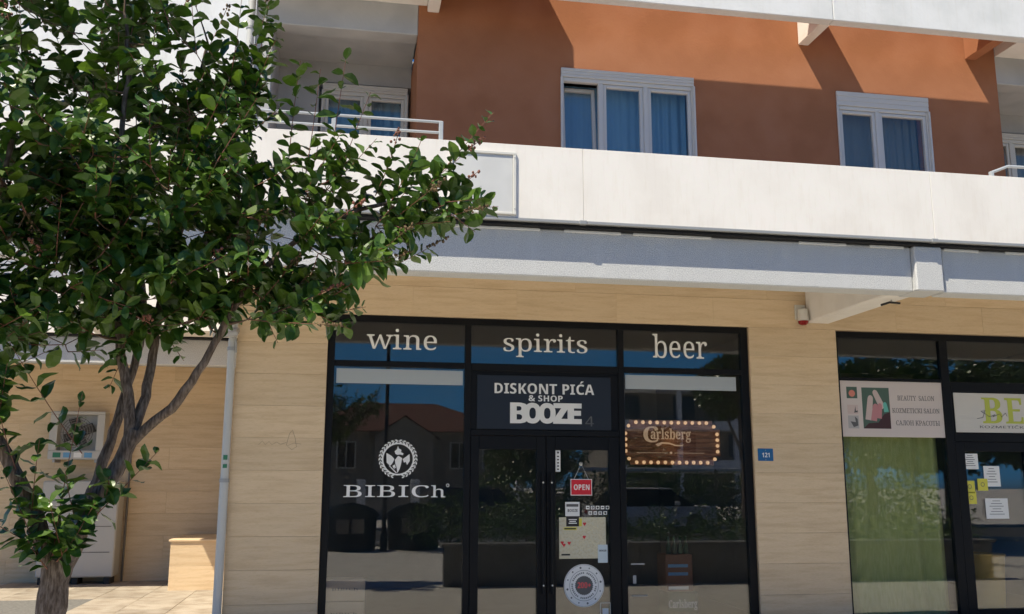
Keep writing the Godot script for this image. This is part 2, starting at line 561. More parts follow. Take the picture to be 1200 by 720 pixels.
	# ---- terracotta upper wall with window openings
	st = mb()
	bx(st, Vector3(0.70, 4.151, -0.28), Vector3(2.45, 9.5, 0.0))
	bx(st, Vector3(2.45, 6.61, -0.28), Vector3(4.165, 9.5, 0.0))
	bx(st, Vector3(4.165, 4.151, -0.28), Vector3(6.09, 9.5, 0.0))
	bx(st, Vector3(6.09, 6.59, -0.28), Vector3(7.40, 9.5, 0.0))
	bx(st, Vector3(7.40, 4.151, -0.28), Vector3(8.45, 9.5, 0.0))
	bx(st, Vector3(0.70, 4.151, -1.45), Vector3(0.98, 6.884, -0.281))
	bx(st, Vector3(8.17, 4.151, -1.45), Vector3(8.45, 6.884, -0.281))
	part("upper_wall", st, M.terracotta, b)
	var w1 := window(b, 2.45, 4.165, 4.16, 6.61, 0.0, [2.45, 2.955, 3.53, 4.165], M.curtain_sky_reflect, true, 0.115)
	var w2 := window(b, 6.09, 7.40, 4.16, 6.59, 0.0, [6.09, 6.66, 7.40], M.curtain_grey, false, 0.19)
	tag(w1, "three pane white window with curtain coloured like mirrored sky, left sash tilted open", "")
	tag(w2, "two pane white window with grey sheer curtain", "")
	# dark rooms behind the windows
	for e: Array in [[2.2, 4.5], [5.8, 7.7]]:
		st = mb()
		bx(st, Vector3(e[0], 4.151, -3.0), Vector3(e[1], 6.9, -2.9))
		bx(st, Vector3(e[0], 6.8, -2.9), Vector3(e[1], 6.9, -0.281))
		bx(st, Vector3(e[0], 4.151, -2.9), Vector3(e[0] + 0.1, 6.799, -0.281))
		bx(st, Vector3(e[1] - 0.1, 4.151, -2.9), Vector3(e[1], 6.799, -0.281))
		part("room_wall", st, M.salon_wall, b)
	# white fixing clips beside the panes, catching light
	# ---- loggia on the left
	for side: Array in [[-0.98, 0.70, -1.19], [8.45, 11.2, 8.45]]:
		var lx: float = side[0]
		var rx: float = side[1]
		st = mb()
		bx(st, Vector3(lx - 0.21, 6.885, -0.25), Vector3(rx - 0.001, 9.4, -0.001), 0.01)
		if lx < 0:
			bx(st, Vector3(lx - 0.21, 4.151, -0.25), Vector3(lx, 6.8845, -0.001), 0.01)
		part("lintel", st, M.grey_plaster, b)
		st = mb()
		bx(st, Vector3(lx - 0.21, 4.151, -1.35), Vector3(rx - 0.002, 5.2, -1.15))
		bx(st, Vector3(lx - 0.21, 6.70, -1.35), Vector3(rx - 0.002, 7.1, -1.15))
		bx(st, Vector3(lx - 0.21, 4.151, -1.15), Vector3(lx - 0.01, 7.1, -0.251))
		bx(st, Vector3(lx - 0.21, 5.2, -1.35), Vector3(lx + 0.5, 6.70, -1.15))
		part("loggia_wall", st, M.grey_plaster, b)
		st = mb()
		bx(st, Vector3(lx - 0.009, 6.98, -1.149), Vector3(rx - 0.003, 7.1, -0.251))
		part("loggia_ceiling", st, M.grey_plaster, b)
		if lx < 0:
			var w3 := window(b, -0.44, 0.66, 4.16, 6.68, -1.14, [-0.44, 0.12, 0.66], M.curtain_sky_reflect, false, 0.09)
			tag(w3, "white balcony door with curtain coloured like mirrored sky in the recessed loggia", "")
		else:
			var w4 := window(b, 8.98, 10.1, 4.16, 6.68, -1.14, [8.98, 9.5, 10.1], M.curtain_grey, false, 0.09)
			tag(w4, "white balcony door at the end of the terracotta wall", "")
	# ---- upper band carried on brackets, open behind
	var fx := [-1.25, 2.109, 5.69, 9.27, 13.0]
	for k in 4:
		st = mb()
		bx(st, Vector3(fx[k] + 0.003, 7.155, 0.62), Vector3(fx[k + 1] - 0.003, 8.10, 0.76), 0.008)
		part("upper_parapet_panel", st, M.fascia, b)
	st = mb()
	bx(st, Vector3(-1.25, 7.27, 0.001), Vector3(0.80, 8.37, 0.619))
	part("upper_balcony_slab", st, M.bracket, b)
	st = mb()
	bx(st, Vector3(8.46, 7.27, 0.001), Vector3(13.0, 8.37, 0.619))  # slab added above the end loggia to keep the sun off it
	part("upper_balcony_slab", st, M.bracket, b)
	st = mb()
	bx(st, Vector3(0.801, 7.62, 0.001), Vector3(1.87, 8.37, 0.619))
	part("upper_balcony_slab", st, M.terracotta, b)
	for x: float in [0.805, 5.61]:
		box_part("upper_bracket", Vector3(x, 7.19, 0.001), Vector3(x + 0.14, 8.09 if x > 2.0 else 7.618, 0.619), M.bracket, b, 0.008)
	box_part("upper_bracket", Vector3(8.0, 7.19, 0.001), Vector3(8.16, 8.09, 0.619), M.terracotta, b, 0.008)
	# ---- railing on the parapet in front of the loggia
	var rl := Node3D.new()
	rl.name = "railing"
	b.add_child(rl, true)
	for y: float in [4.935, 4.83]:
		st = mb()
		tube(st, [Vector3(-1.2, y, 2.16), Vector3(0.80, y, 2.16)], [0.013, 0.013], 10)
		part("rail", st, M.rail, rl)
	for x: float in [-1.15, -0.2, 0.79]:
		st = mb()
		bx(st, Vector3(x - 0.02, 4.662, 2.14), Vector3(x + 0.02, 4.94, 2.18), 0.004)
		part("rail_post", st, M.rail, rl)
	var rr := Node3D.new()
	rr.name = "railing"
	b.add_child(rr, true)
	st = mb()
	tube(st, [Vector3(6.55, 4.80, 2.15), Vector3(6.75, 4.88, 2.15), Vector3(9.0, 4.9, 2.15)], [0.016, 0.016, 0.016], 10)
	part("rail", st, M.rail, rr)
	st = mb()
	bx(st, Vector3(6.53, 4.662, 2.13), Vector3(6.57, 4.81, 2.17), 0.004)
	part("rail_post", st, M.rail, rr)
	# loose cable end hanging under the upper balcony
	st = mb()
	tube(st, [Vector3(1.34, 7.62, 0.10), Vector3(1.36, 7.52, 0.11), Vector3(1.33, 7.48, 0.12), Vector3(1.27, 7.44, 0.13), Vector3(1.25, 7.40, 0.13)], [0.012, 0.012, 0.012, 0.012, 0.011], 7)
	part("cable_end", st, M.bracket, b)
	# ---- left wing set back by six metres
	st = mb()
	bx(st, Vector3(-14, 0, -6.55), Vector3(-1.19, 3.55, -6.2825))
	part("wall", st, M.grout, b)
	for k in 10:
		tile_row(b, -7.4, -1.192, k * 0.3636, minf((k + 1) * 0.3636, 3.55), -6.26, 0.3 + 0.6 * (k % 2), 1.8)
	st = mb()
	bx(st, Vector3(-14, 3.552, -6.55), Vector3(-1.191, 3.70, -4.2))
	part("floor_slab", st, M.bracket, b)
	box_part("beam", Vector3(-14, 3.31, -4.2), Vector3(-1.3, 3.70, -4.0), M.beam, b, 0.012)
	box_part("gap_shade_strip", Vector3(-14, 3.701, -4.2), Vector3(-1.3, 3.722, -3.88), M.gap_shade, b)  # painted shade again, below the left wing parapet
	for k in 4:
		var x0 := -1.3 - 3.3 * (k + 1)
		box_part("parapet_panel", Vector3(x0 + 0.004, 3.725, -4.0), Vector3(x0 + 3.296, 4.46, -3.84), M.parapet, b, 0.006)
	st = mb()
	bx(st, Vector3(-7.0, 3.70, -6.55), Vector3(-1.191, 12.5, -6.26))
	part("upper_wall", st, M.fascia, b)
	box_part("upper_parapet_panel", Vector3(-14, 6.35, -5.8), Vector3(-1.3, 7.15, -5.66), M.fascia, b, 0.008)
	st = mb()
	bx(st, Vector3(-14, 3.70, -6.9), Vector3(-7.001, 8.6, -6.6))
	part("upper_wall", st, M.fascia, b)
	st = mb()
	bx(st, Vector3(-1.19, 4.151, -6.2), Vector3(-1.0, 9.4, -1.351))
	part("side_wall", st, M.fascia, b)
	# roof deck closing the block above
	box_part("roof_slab", Vector3(-1.19, 9.5, -6.2), Vector3(13.0, 9.7, 0.0), M.grey_plaster, b)
	box_part("end_wall", Vector3(13.0, 0.0, -6.2), Vector3(13.25, 9.5, -0.001), M.grey_plaster, b)
	box_part("back_wall", Vector3(-1.19, 0.0, -6.45), Vector3(13.0, 9.5, -6.551 + 0.25), M.grey_plaster, b)
	# ---- the shop rooms
	for e: Array in [[-0.5, 5.2, M.interior], [5.5, 9.9, M.salon_wall]]:
		st = mb()
		bx(st, Vector3(e[0], 0.012, -4.6), Vector3(e[1], 3.6, -4.5))
		bx(st, Vector3(e[0], 0.012, -4.5), Vector3(e[0] + 0.1, 3.6, -0.271))
		bx(st, Vector3(e[1] - 0.1, 0.012, -4.5), Vector3(e[1], 3.6, -0.271))
		bx(st, Vector3(e[0] + 0.1, 3.5, -4.5), Vector3(e[1] - 0.1, 3.6, -0.271))
		part("room_wall", st, e[2], b)
		box_part("room_floor", Vector3(e[0] + 0.1, 0.004, -4.5), Vector3(e[1] - 0.1, 0.010, -0.10), M.interior_floor, b)

# ---------------------------------------------------------------- shop fronts
func frame_bar(st: SurfaceTool, x0: float, y0: float, x1: float, y1: float, z0 := -0.11, z1 := -0.04) -> void:
	bx(st, Vector3(x0, y0, z0), Vector3(x1, y1, z1), 0.004)

func pane(called: String, x0: float, y0: float, x1: float, y1: float, parent: Node, z := -0.075) -> void:
	var st := mb()
	bx(st, Vector3(x0, y0, z - 0.024), Vector3(x1, y1, z - 0.018))
	bx(st, Vector3(x0, y0, z), Vector3(x1, y1, z + 0.006))
	part(called, st, M.glass, parent)

func build_shopfront() -> void:
	var s := thing("shopfront", "black aluminium glazed shopfront of the drinks shop with double door", "shopfront", Vector3(2.265, 0, 0))
	var h := Node3D.new()
	var ox := 2.265
	var st := mb()
	frame_bar(st, -0.218 - ox, 0.0, -0.140 - ox, 3.458)
	frame_bar(st, 4.655 - ox, 0.0, 4.748 - ox, 3.458)
	frame_bar(st, -0.139 - ox, 3.385, 4.654 - ox, 3.458)
	frame_bar(st, 1.320 - ox, 0.0, 1.390 - ox, 3.384)
	frame_bar(st, 3.125 - ox, 0.0, 3.195 - ox, 3.384)
	frame_bar(st, -0.139 - ox, 2.880, 1.319 - ox, 2.945)
	frame_bar(st, 3.196 - ox, 2.880, 4.654 - ox, 2.945)
	frame_bar(st, 1.391 - ox, 2.860, 3.124 - ox, 2.945)
	frame_bar(st, 1.391 - ox, 2.130, 3.124 - ox, 2.195)
	frame_bar(st, -0.139 - ox, 0.0, 1.319 - ox, 0.09)
	frame_bar(st, 3.196 - ox, 0.0, 4.654 - ox, 0.09)
	part("frame", st, M.alu, s)
	st = mb()
	bx(st, Vector3(1.391 - ox, 2.196, -0.10), Vector3(3.124 - ox, 2.859, -0.06))
	part("transom_panel", st, M.alu, s)
	pane("pane", -0.139 - ox, 2.946, 1.319 - ox, 3.384, s)
	pane("pane", 1.391 - ox, 2.946, 3.124 - ox, 3.384, s)
	pane("pane", 3.196 - ox, 2.946, 4.654 - ox, 3.384, s)
	pane("pane", -0.139 - ox, 0.091, 1.319 - ox, 2.879, s)
	pane("pane", 3.196 - ox, 0.091, 4.654 - ox, 2.879, s)
	h.free()
	for e: Array in [[1.394, 2.256, 1.490, 2.150], [2.264, 3.121, 2.365, 3.000]]:
		var d := Node3D.new()
		d.name = "door"
		s.add_child(d, true)
		st = mb()
		frame_bar(st, e[0] - ox, 0.015, e[2] - ox, 2.125, -0.105, -0.046)
		frame_bar(st, e[3] - ox, 0.015, e[1] - ox, 2.125, -0.105, -0.046)
		frame_bar(st, e[2] + 0.001 - ox, 1.975, e[3] - 0.001 - ox, 2.125, -0.105, -0.0465)
		frame_bar(st, e[2] + 0.001 - ox, 0.015, e[3] - 0.001 - ox, 0.13, -0.105, -0.0465)
		part("door_frame", st, M.alu, d)
		pane("door_pane", e[2] - ox, 0.12, e[3] - ox, 1.98, d, -0.08)
		st = mb()
		var hx: float = (2.213 if e[0] < 2.0 else 2.312) - ox
		tube(st, [Vector3(hx, 0.40, -0.0), Vector3(hx, 1.72, -0.0)], [0.014, 0.014], 10)
		for y: float in [0.492, 1.608]:
			tube(st, [Vector3(hx, y, -0.05), Vector3(hx, y, 0.0)], [0.009, 0.009], 8)
		part("handle", st, M.alu, d)
		st = mb()
		for y: float in [0.492, 1.608]:
			blob(st, Vector3(hx, y, 0.014), Vector3(0.011, 0.011, 0.008), 10, 6)
		part("handle_bolt", st, M.pvc, d)
	# pale film strips along the head of the tall panes
	for e: Array in [[-0.115, 1.300], [3.215, 4.590]]:
		var r := thing("film_strip", "pale film strip across the top of the glass above the %s" % ("winery logo" if e[0] < 0 else "beer sign"), "film", Vector3(e[0], 2.69, -0.0685), 0.0, "film strips on the drinks shop glass")
		st = mb()
		bx(st, Vector3(0, 0, 0), Vector3(e[1] - e[0], 0.165, 0.0008))
		part("film_sheet", st, M.film, r)

func build_salon() -> void:
	var s := thing("shopfront", "black aluminium glazed front of the beauty salon with green curtain inside", "shopfront", Vector3(7.4, 0, 0))
	var ox := 7.4
	var st := mb()
	frame_bar(st, 5.887 - ox, 0.0, 5.925 - ox, 3.452)
	frame_bar(st, 9.52 - ox, 0.0, 9.598 - ox, 3.452)
	frame_bar(st, 5.926 - ox, 3.375, 9.519 - ox, 3.452)
	frame_bar(st, 7.30 - ox, 0.0, 7.41 - ox, 3.374)
	frame_bar(st, 5.926 - ox, 2.845, 7.299 - ox, 2.885)
	frame_bar(st, 7.411 - ox, 2.735, 9.519 - ox, 2.860)
	frame_bar(st, 7.411 - ox, 2.12, 9.519 - ox, 2.22)
	frame_bar(st, 5.926 - ox, 0.0, 7.299 - ox, 0.08)
	part("frame", st, M.alu, s)
	st = mb()
	bx(st, Vector3(7.411 - ox, 2.221, -0.10), Vector3(9.519 - ox, 2.734, -0.062))
	part("transom_panel", st, M.alu, s)
	pane("pane", 5.926 - ox, 2.886, 7.299 - ox, 3.374, s)
	pane("pane", 7.411 - ox, 2.861, 9.519 - ox, 3.374, s)
	pane("pane", 5.926 - ox, 0.081, 7.299 - ox, 2.844, s)
	var d := Node3D.new()
	d.name = "door"
	s.add_child(d, true)
	st = mb()
	frame_bar(st, 7.414 - ox, 0.015, 7.54 - ox, 2.118, -0.105, -0.046)
	frame_bar(st, 8.36 - ox, 0.015, 8.46 - ox, 2.118, -0.105, -0.046)
	frame_bar(st, 7.541 - ox, 2.0, 8.359 - ox, 2.118, -0.105, -0.0465)
	frame_bar(st, 7.541 - ox, 0.015, 8.359 - ox, 0.13, -0.105, -0.0465)
	part("door_frame", st, M.alu, d)
	pane("door_pane", 7.54 - ox, 0.12, 8.36 - ox, 2.005, d, -0.08)
	pane("pane", 8.47 - ox, 0.081, 9.519 - ox, 2.119, s)
	# curtain
	st = mb()
	wavy(st, 5.96, 7.26, 0.03, 2.75, -0.205, 0.055, 3.1, 18)
	var c := part("curtain", st, M.curtain_green, self)
	tag(c, "pale green curtain hanging behind the beauty salon glass", "curtain")
	var rod := thing("curtain_rod", "thin white rod carrying the green salon curtain", "rod", Vector3(5.95, 2.77, -0.205))
	st = mb()
	tube(st, [Vector3(0, 0, 0), Vector3(1.3, 0, 0)], [0.012, 0.012], 8)
	part("rod", st, M.pvc, rod)

# ---------------------------------------------------------------- signs, stickers, prints
func build_signs() -> void:
	var z := -0.067
	# words on the fanlights
	for e: Array in [["wine", 0.205, 3.083, 0.995, 3.318], ["spirits", 1.765, 3.030, 2.762, 3.312], ["beer", 3.562, 3.062, 4.240, 3.352]]:
		var o := text_fit(e[0], serif, e[1], e[2], e[3], e[4], z, M.vinyl, self, numbered("window_lettering"))
		tag(o, "white vinyl word %s on the fanlight glass" % e[0], "lettering")
	# shop name board
	var b := thing("shop_sign", "black sign board with white DISKONT PIĆA and BOOZE lettering above the double door", "sign", Vector3(2.247, 2.20, -0.06))
	var st := mb()
	bx(st, Vector3(-0.785, 0.0, 0.001), Vector3(0.785, 0.615, 0.014), 0.003)
	part("board", st, M.board, b)
	text_fit("DISKONT PIĆA", sans_bold, -0.585, 0.405, 0.585, 0.562, 0.0145, M.print_white, b)
	text_fit("& SHOP", sans_bold, -0.19, 0.322, 0.21, 0.392, 0.0145, M.print_white, b)
	var heavy := FontVariation.new()
	heavy.base_font = sans_bold
	heavy.variation_embolden = 1.1
	var xs := [[-0.405, -0.205], [-0.243, -0.045], [-0.072, 0.125], [0.095, 0.285], [0.265, 0.432]]
	for k in 5:
		if k == 0:
			text_fit("B", sans_bold, xs[0][0] + 0.018, 0.073, xs[0][1] + 0.012, 0.302, 0.0142, M.print_white, b, "letter")
		text_fit("BOOZE"[k], heavy if k > 0 else sans_bold, xs[k][0], 0.070, xs[k][1], 0.305, 0.0145 + 0.0006 * k, M.print_white, b, "letter")
	text_fit("4", sans, 0.475, 0.045, 0.575, 0.16, 0.0145, M.print_grey, b, "numeral")
	# winery logo
	var lg := thing("winery_logo", "white winery logo BIBICh with round winged emblem on the glass", "logo", Vector3(0.59, 1.86, z))
	text_fit("BIBIC", serif, -0.583, -0.415, 0.345, -0.285, 0.0, M.vinyl, lg)
	text_fit("h", serif, 0.372, -0.415, 0.53, -0.285, 0.0, M.vinyl, lg)
	st = mb()
	disc(st, Vector3(0.555, -0.285, 0.0005), 0.012, 0.018, 16)
	part("registered_mark", st, M.vinyl, lg)
	st = mb()
	disc(st, Vector3(0, 0, 0.0005), 0.162, 0.178, 56)
	part("ring", st, M.vinyl, lg)
	st = mb()
	for k in 30:
		var a := TAU * k / 30.0
		if absf(wrapf(a - PI * 1.5, -PI, PI)) < 0.12:
			continue
		var dir := Vector2(cos(a), sin(a))
		var tw := Vector2(-sin(a), cos(a)) * (1.0 if cos(a) > 0 else -1.0)
		for q: Array in [[0.186, 0.4], [0.205, -0.3]]:
			var c: Vector2 = dir * q[0]
			var ax: Vector2 = (tw * 0.85 + dir * q[1]).normalized() * 0.024
			var sd := Vector2(-ax.y, ax.x) * 0.36
			poly(st, PackedVector2Array([c - ax, c - ax * 0.2 + sd, c + ax, c - ax * 0.2 - sd]), Vector3(0, 0, 0.0005 + 0.0002 * (k % 2)))
	part("wreath", st, M.vinyl, lg)
	st = mb()
	# winged standing figure in the ring
	poly(st, PackedVector2Array([Vector2(-0.035, -0.01), Vector2(0.0, 0.035), Vector2(0.045, 0.01), Vector2(0.035, -0.05), Vector2(0.02, -0.11), Vector2(-0.005, -0.155), Vector2(-0.012, -0.10), Vector2(-0.03, -0.05)]), Vector3(0, 0, 0.0005))
	poly(st, PackedVector2Array([Vector2(-0.04, 0.0), Vector2(-0.075, 0.035), Vector2(-0.13, 0.065), Vector2(-0.125, -0.04), Vector2(-0.085, -0.075), Vector2(-0.06, -0.045)]), Vector3(0, 0, 0.0006))
	poly(st, PackedVector2Array([Vector2(0.05, 0.0), Vector2(0.08, 0.02), Vector2(0.125, 0.055), Vector2(0.13, -0.02), Vector2(0.10, -0.065), Vector2(0.085, -0.03), Vector2(0.065, -0.04)]), Vector3(0, 0, 0.0006))
	poly(st, PackedVector2Array([Vector2(-0.03, 0.055), Vector2(-0.01, 0.045), Vector2(0.02, 0.05), Vector2(0.05, 0.042), Vector2(0.06, 0.06), Vector2(0.03, 0.075), Vector2(0.035, 0.10), Vector2(0.005, 0.115), Vector2(-0.005, 0.145), Vector2(-0.015, 0.105), Vector2(-0.04, 0.085)]), Vector3(0, 0, 0.0007))
	poly(st, PackedVector2Array([Vector2(-0.10, -0.075), Vector2(-0.093, -0.07), Vector2(-0.01, -0.15), Vector2(-0.02, -0.155)]), Vector3(0, 0, 0.0008))
	poly(st, PackedVector2Array([Vector2(-0.06, -0.075), Vector2(-0.035, -0.06), Vector2(-0.02, -0.10), Vector2(-0.04, -0.095), Vector2(-0.03, -0.115), Vector2(-0.05, -0.10)]), Vector3(0, 0, 0.0009))
	part("figure", st, M.vinyl, lg)
	# illuminated beer sign
	var cs := thing("beer_sign", "brown plank beer sign framed by warm round bulbs behind the glass", "sign", Vector3(3.79, 2.075, -0.145))
	st = mb()
	var wood := tri_mat(ntex(noise(81, 0.015, 5, 0.6), [Color(0.17, 0.075, 0.038), Color(0.28, 0.135, 0.072), Color(0.37, 0.19, 0.11)], [0.25, 0.5, 0.8]), Vector3(0.35, 2.6, 0.35), 0.6)
	for k in 5:
		var y0 := -0.262 + k * 0.105
		var inset: float = 0.09 if k == 0 or k == 4 else 0.0
		var ps := box_part("plank", Vector3(-0.605 + inset, y0 + 0.0015, -0.02), Vector3(0.605 - inset, y0 + 0.1035, rng.randf_range(-0.002, 0.001)), wood, cs, 0.003)
	text_fit("C", serif_bold, -0.345, 0.0, -0.165, 0.185, 0.003, M.sign_light, cs, "lettering", 0.006)
	text_fit("arlsberg", serif_bold, -0.255, 0.0, 0.24, 0.165, 0.003, M.sign_light, cs, "lettering", 0.006)
	st = mb()
	poly(st, PackedVector2Array([Vector2(-0.20, -0.02), Vector2(-0.12, 0.005), Vector2(-0.03, 0.0), Vector2(0.05, -0.025), Vector2(0.12, -0.03), Vector2(0.15, -0.012), Vector2(0.13, -0.042), Vector2(0.05, -0.042), Vector2(-0.03, -0.02), Vector2(-0.11, -0.015), Vector2(-0.17, -0.05)]), Vector3(0, 0, 0.0045))
	part("swash", st, M.sign_light, cs)
	st = mb()
	bx(st, Vector3(-0.43, -0.124, 0.0025), Vector3(-0.05, -0.118, 0.004))
	bx(st, Vector3(0.03, -0.124, 0.0025), Vector3(0.40, -0.118, 0.004))
	disc(st, Vector3(-0.01, -0.12, 0.004), 0.0, 0.016, 12)
	part("rule", st, M.sign_light, cs)
	var pts := []
	var hw := 0.565
	var hh := 0.232
	var rc := 0.13
	for k in 11:
		pts.append(Vector2(-hw + rc + (2.0 * (hw - rc)) * k / 10.0, hh))
		pts.append(Vector2(-hw + rc + (2.0 * (hw - rc)) * k / 10.0, -hh))
	for k in 4:
		pts.append(Vector2(-hw, -hh + rc + 2.0 * (hh - rc) * k / 3.0))
		pts.append(Vector2(hw, -hh + rc + 2.0 * (hh - rc) * k / 3.0))
	for sx: float in [-1.0, 1.0]:
		for sy: float in [-1.0, 1.0]:
			pts.append(Vector2(sx * (hw - rc * 0.3), sy * (hh - rc * 0.32)))
	var bulb := mb()
	blob(bulb, Vector3.ZERO, Vector3(0.0215, 0.0215, 0.0215), 12, 8)
	var bm := bulb.commit()
	for q: Vector2 in pts:
		var o := part("bulb", bm, M.bulb, cs)
		o.position = Vector3(q.x, q.y, 0.012)
	var lamp := OmniLight3D.new()
	lamp.name = "bulb_glow"
	lamp.light_color = Color(1.0, 0.72, 0.42)
	lamp.light_energy = 0.02
	lamp.light_size = 0.3
	lamp.shadow_enabled = true
	lamp.position = Vector3(0, 0, 0.06)
	cs.add_child(lamp)
	# cans stack behind the right pane
	var kd := thing("beer_display", "stacked beer display with blue stripes and Carlsberg lettering low behind the glass", "display", Vector3(3.86, 0.0, -0.135))
	var brown := flat(Color(0.16, 0.06, 0.03), 0.6)
	var green := flat(Color(0.03, 0.07, 0.035), 0.6)
	st = mb()
	bx(st, Vector3(-0.17, 0.0, -0.3), Vector3(0.19, 0.38, 0.0), 0.01)
	part("lower_case", st, green, kd)
	st = mb()
	bx(st, Vector3(-0.19, 0.385, -0.3), Vector3(0.14, 0.80, 0.0), 0.01)
	part("upper_case", st, brown, kd)
	for e: Array in [[0.655, M.stripe], [0.565, M.stripe], [0.41, M.print_white]]:
		st = mb()
		bx(st, Vector3(-0.16, e[0], 0.001), Vector3(0.08, e[0] + 0.035, 0.006), 0.002)
		part("stripe", st, e[1], kd)
	text_fit("Carlsberg", serif_bold, -0.16, 0.18, 0.18, 0.30, 0.002, M.print_white, kd)
	for k in 4:
		st = mb()
		tube(st, [Vector3(-0.12 + k * 0.07, 0.801, -0.08), Vector3(-0.12 + k * 0.07, 0.90, -0.08), Vector3(-0.12 + k * 0.07, 0.93, -0.08), Vector3(-0.12 + k * 0.07, 1.0, -0.08)], [0.028, 0.028, 0.012, 0.011], 12)
		part("bottle", st, green, kd)
	# wine carton behind the left pane
	var wc := thing("wine_carton", "tan winery carton standing low behind the left shop glass", "carton", Vector3(0.07, 0.0, -0.125))
	var tan := flat(Color(0.70, 0.54, 0.36), 0.85)
	st = mb()
	bx(st, Vector3(-0.215, 0.35, -0.25), Vector3(0.205, 0.575, 0.0), 0.006)
	part("carton_body", st, tan, wc)
	st = mb()
	bx(st, Vector3(-0.215, 0.0, -0.25), Vector3(0.205, 0.345, 0.0), 0.006)
	part("carton_base", st, tan, wc)
	text_fit("BIBICh", serif, -0.15, 0.46, 0.13, 0.49, 0.001, M.print_grey, wc)
	text_fit("BIBICh", serif, -0.16, 0.205, 0.13, 0.235, 0.001, M.print_grey, wc)
	# house number
	var hn := thing("house_number", "blue enamel house number plate reading 121 beside the shopfront", "sign", Vector3(4.892, 1.938, 0.003))
	st = mb()
	bx(st, Vector3(-0.096, -0.072, 0), Vector3(0.096, 0.072, 0.004), 0.002)
	part("plate", st, M.blue_plate, hn)
	text_fit("121", sans_bold, -0.045, -0.03, 0.050, 0.024, 0.0045, M.print_white, hn)
	st = mb()
	blob(st, Vector3(0, 0.052, 0.005), Vector3(0.006, 0.006, 0.003), 8, 4)
	blob(st, Vector3(0, -0.058, 0.005), Vector3(0.006, 0.006, 0.003), 8, 4)
	part("rivet", st, M.flashing, hn)
	# ---- on the right door leaf
	var zd := -0.072
	var op := thing("open_sign", "red OPEN sign hanging from a sucker on the door glass", "sign", Vector3(2.672, 1.557, zd))
	st = mb()
	bx(st, Vector3(-0.126, -0.092, 0.002), Vector3(0.126, 0.092, 0.006), 0.0015)
	part("sign_border", st, M.print_white, op)
	st = mb()
	bx(st, Vector3(-0.118, -0.084, 0.0065), Vector3(0.118, 0.084, 0.0075))
	part("sign_face", st, M.red, op)
	text_fit("OPEN", sans_bold, -0.088, -0.030, 0.095, 0.032, 0.0078, M.print_white, op)
	st = mb()
	tube(st, [Vector3(-0.085, 0.09, 0.004), Vector3(0.0, 0.262, 0.008), Vector3(0.085, 0.09, 0.004)], [0.0022, 0.0022, 0.0022], 6)
	part("cord", st, M.print_white, op)
	st = mb()
	tube(st, [Vector3(0, 0.262, 0.001), Vector3(0, 0.262, 0.006), Vector3(0, 0.262, 0.012)], [0.022, 0.02, 0.008], 14)
	part("sucker", st, M.pvc, op)
	var vt := thing("vertical_sticker", "narrow white upright sticker at the top of the door stile", "sticker", Vector3(2.40, 1.85, zd + 0.001))
	st = mb()
	bx(st, Vector3(-0.026, -0.12, 0), Vector3(0.030, 0.12, 0.001))
	part("label_sheet", st, M.print_white, vt)
	st = mb()
	for k in 5:
		bx(st, Vector3(-0.008, -0.10 + k * 0.036, 0.0011), Vector3(0.014, -0.085 + k * 0.036, 0.0014))
	disc(st, Vector3(0.003, 0.095, 0.0014), 0.0, 0.012, 12)
	part("label_print", st, M.print_black, vt)
	var mp := thing("map_poster", "cream town map poster with red markers taped inside the door glass", "poster", Vector3(2.685, 0.995, zd))
	st = mb()
	bx(st, Vector3(-0.275, -0.225, 0.0), Vector3(0.268, 0.228, 0.001))
	part("poster_sheet", st, M.map, mp)
	st = mb()
	var rr := RandomNumberGenerator.new()
	rr.seed = 5
	for k in 26:
		var a := Vector2(rr.randf_range(-0.25, 0.25), rr.randf_range(-0.2, 0.14))
		var d := Vector2(rr.randf_range(-0.10, 0.10), rr.randf_range(-0.09, 0.09))
		var b2 := Vector2(clampf(a.x + d.x, -0.265, 0.26), clampf(a.y + d.y, -0.215, 0.2))
		var nn := Vector2(-(b2 - a).y, (b2 - a).x).normalized() * 0.0022
		poly(st, PackedVector2Array([a + nn, b2 + nn, b2 - nn, a - nn]), Vector3(0, 0, 0.0012 + 0.00003 * k))
	part("street_lines", st, M.map_line, mp)
	st = mb()
	for q: Vector2 in [Vector2(0.02, 0.155), Vector2(0.015, 0.01), Vector2(-0.16, -0.055), Vector2(-0.24, -0.05), Vector2(-0.22, -0.075)]:
		poly(st, PackedVector2Array([q + Vector2(0, -0.024), q + Vector2(0.02, 0.006), q + Vector2(0.011, 0.018), q + Vector2(0, 0.009), q + Vector2(-0.011, 0.018), q + Vector2(-0.02, 0.006)]), Vector3(0, 0, 0.0025))
	part("marker", st, M.red, mp)
	st = mb()
	bx(st, Vector3(-0.25, -0.19, 0.0022), Vector3(-0.15, -0.172, 0.0026))
	bx(st, Vector3(-0.215, 0.095, 0.0022), Vector3(-0.08, 0.11, 0.0026))
	part("caption_bar", st, M.print_black, mp)
	st = mb()
	bx(st, Vector3(-0.07, 0.128, 0.0012), Vector3(-0.01, 0.215, 0.0016))
	bx(st, Vector3(-0.225, 0.088, 0.0012), Vector3(-0.07, 0.118, 0.0019))
	part("highlight", st, M.yellow, mp)
	var nb := thing("notice_card", "small black and white notice card over the map poster", "notice", Vector3(2.566, 1.248, zd + 0.003))
	st = mb()
	bx(st, Vector3(-0.083, -0.012, 0), Vector3(0.083, 0.145, 0.001))
	part("upper_card", st, M.print_white, nb)
	st = mb()
	bx(st, Vector3(-0.073, -0.125, 0), Vector3(0.075, -0.014, 0.001))
	part("lower_card", st, M.print_black, nb)
	text_fit("BOOZE", sans_bold, -0.055, 0.035, 0.06, 0.066, 0.0012, M.print_black, nb)
	st = mb()
	bx(st, Vector3(-0.07, 0.092, 0.0011), Vector3(0.07, 0.122, 0.0014))
	part("print_bar", st, M.print_grey, nb)
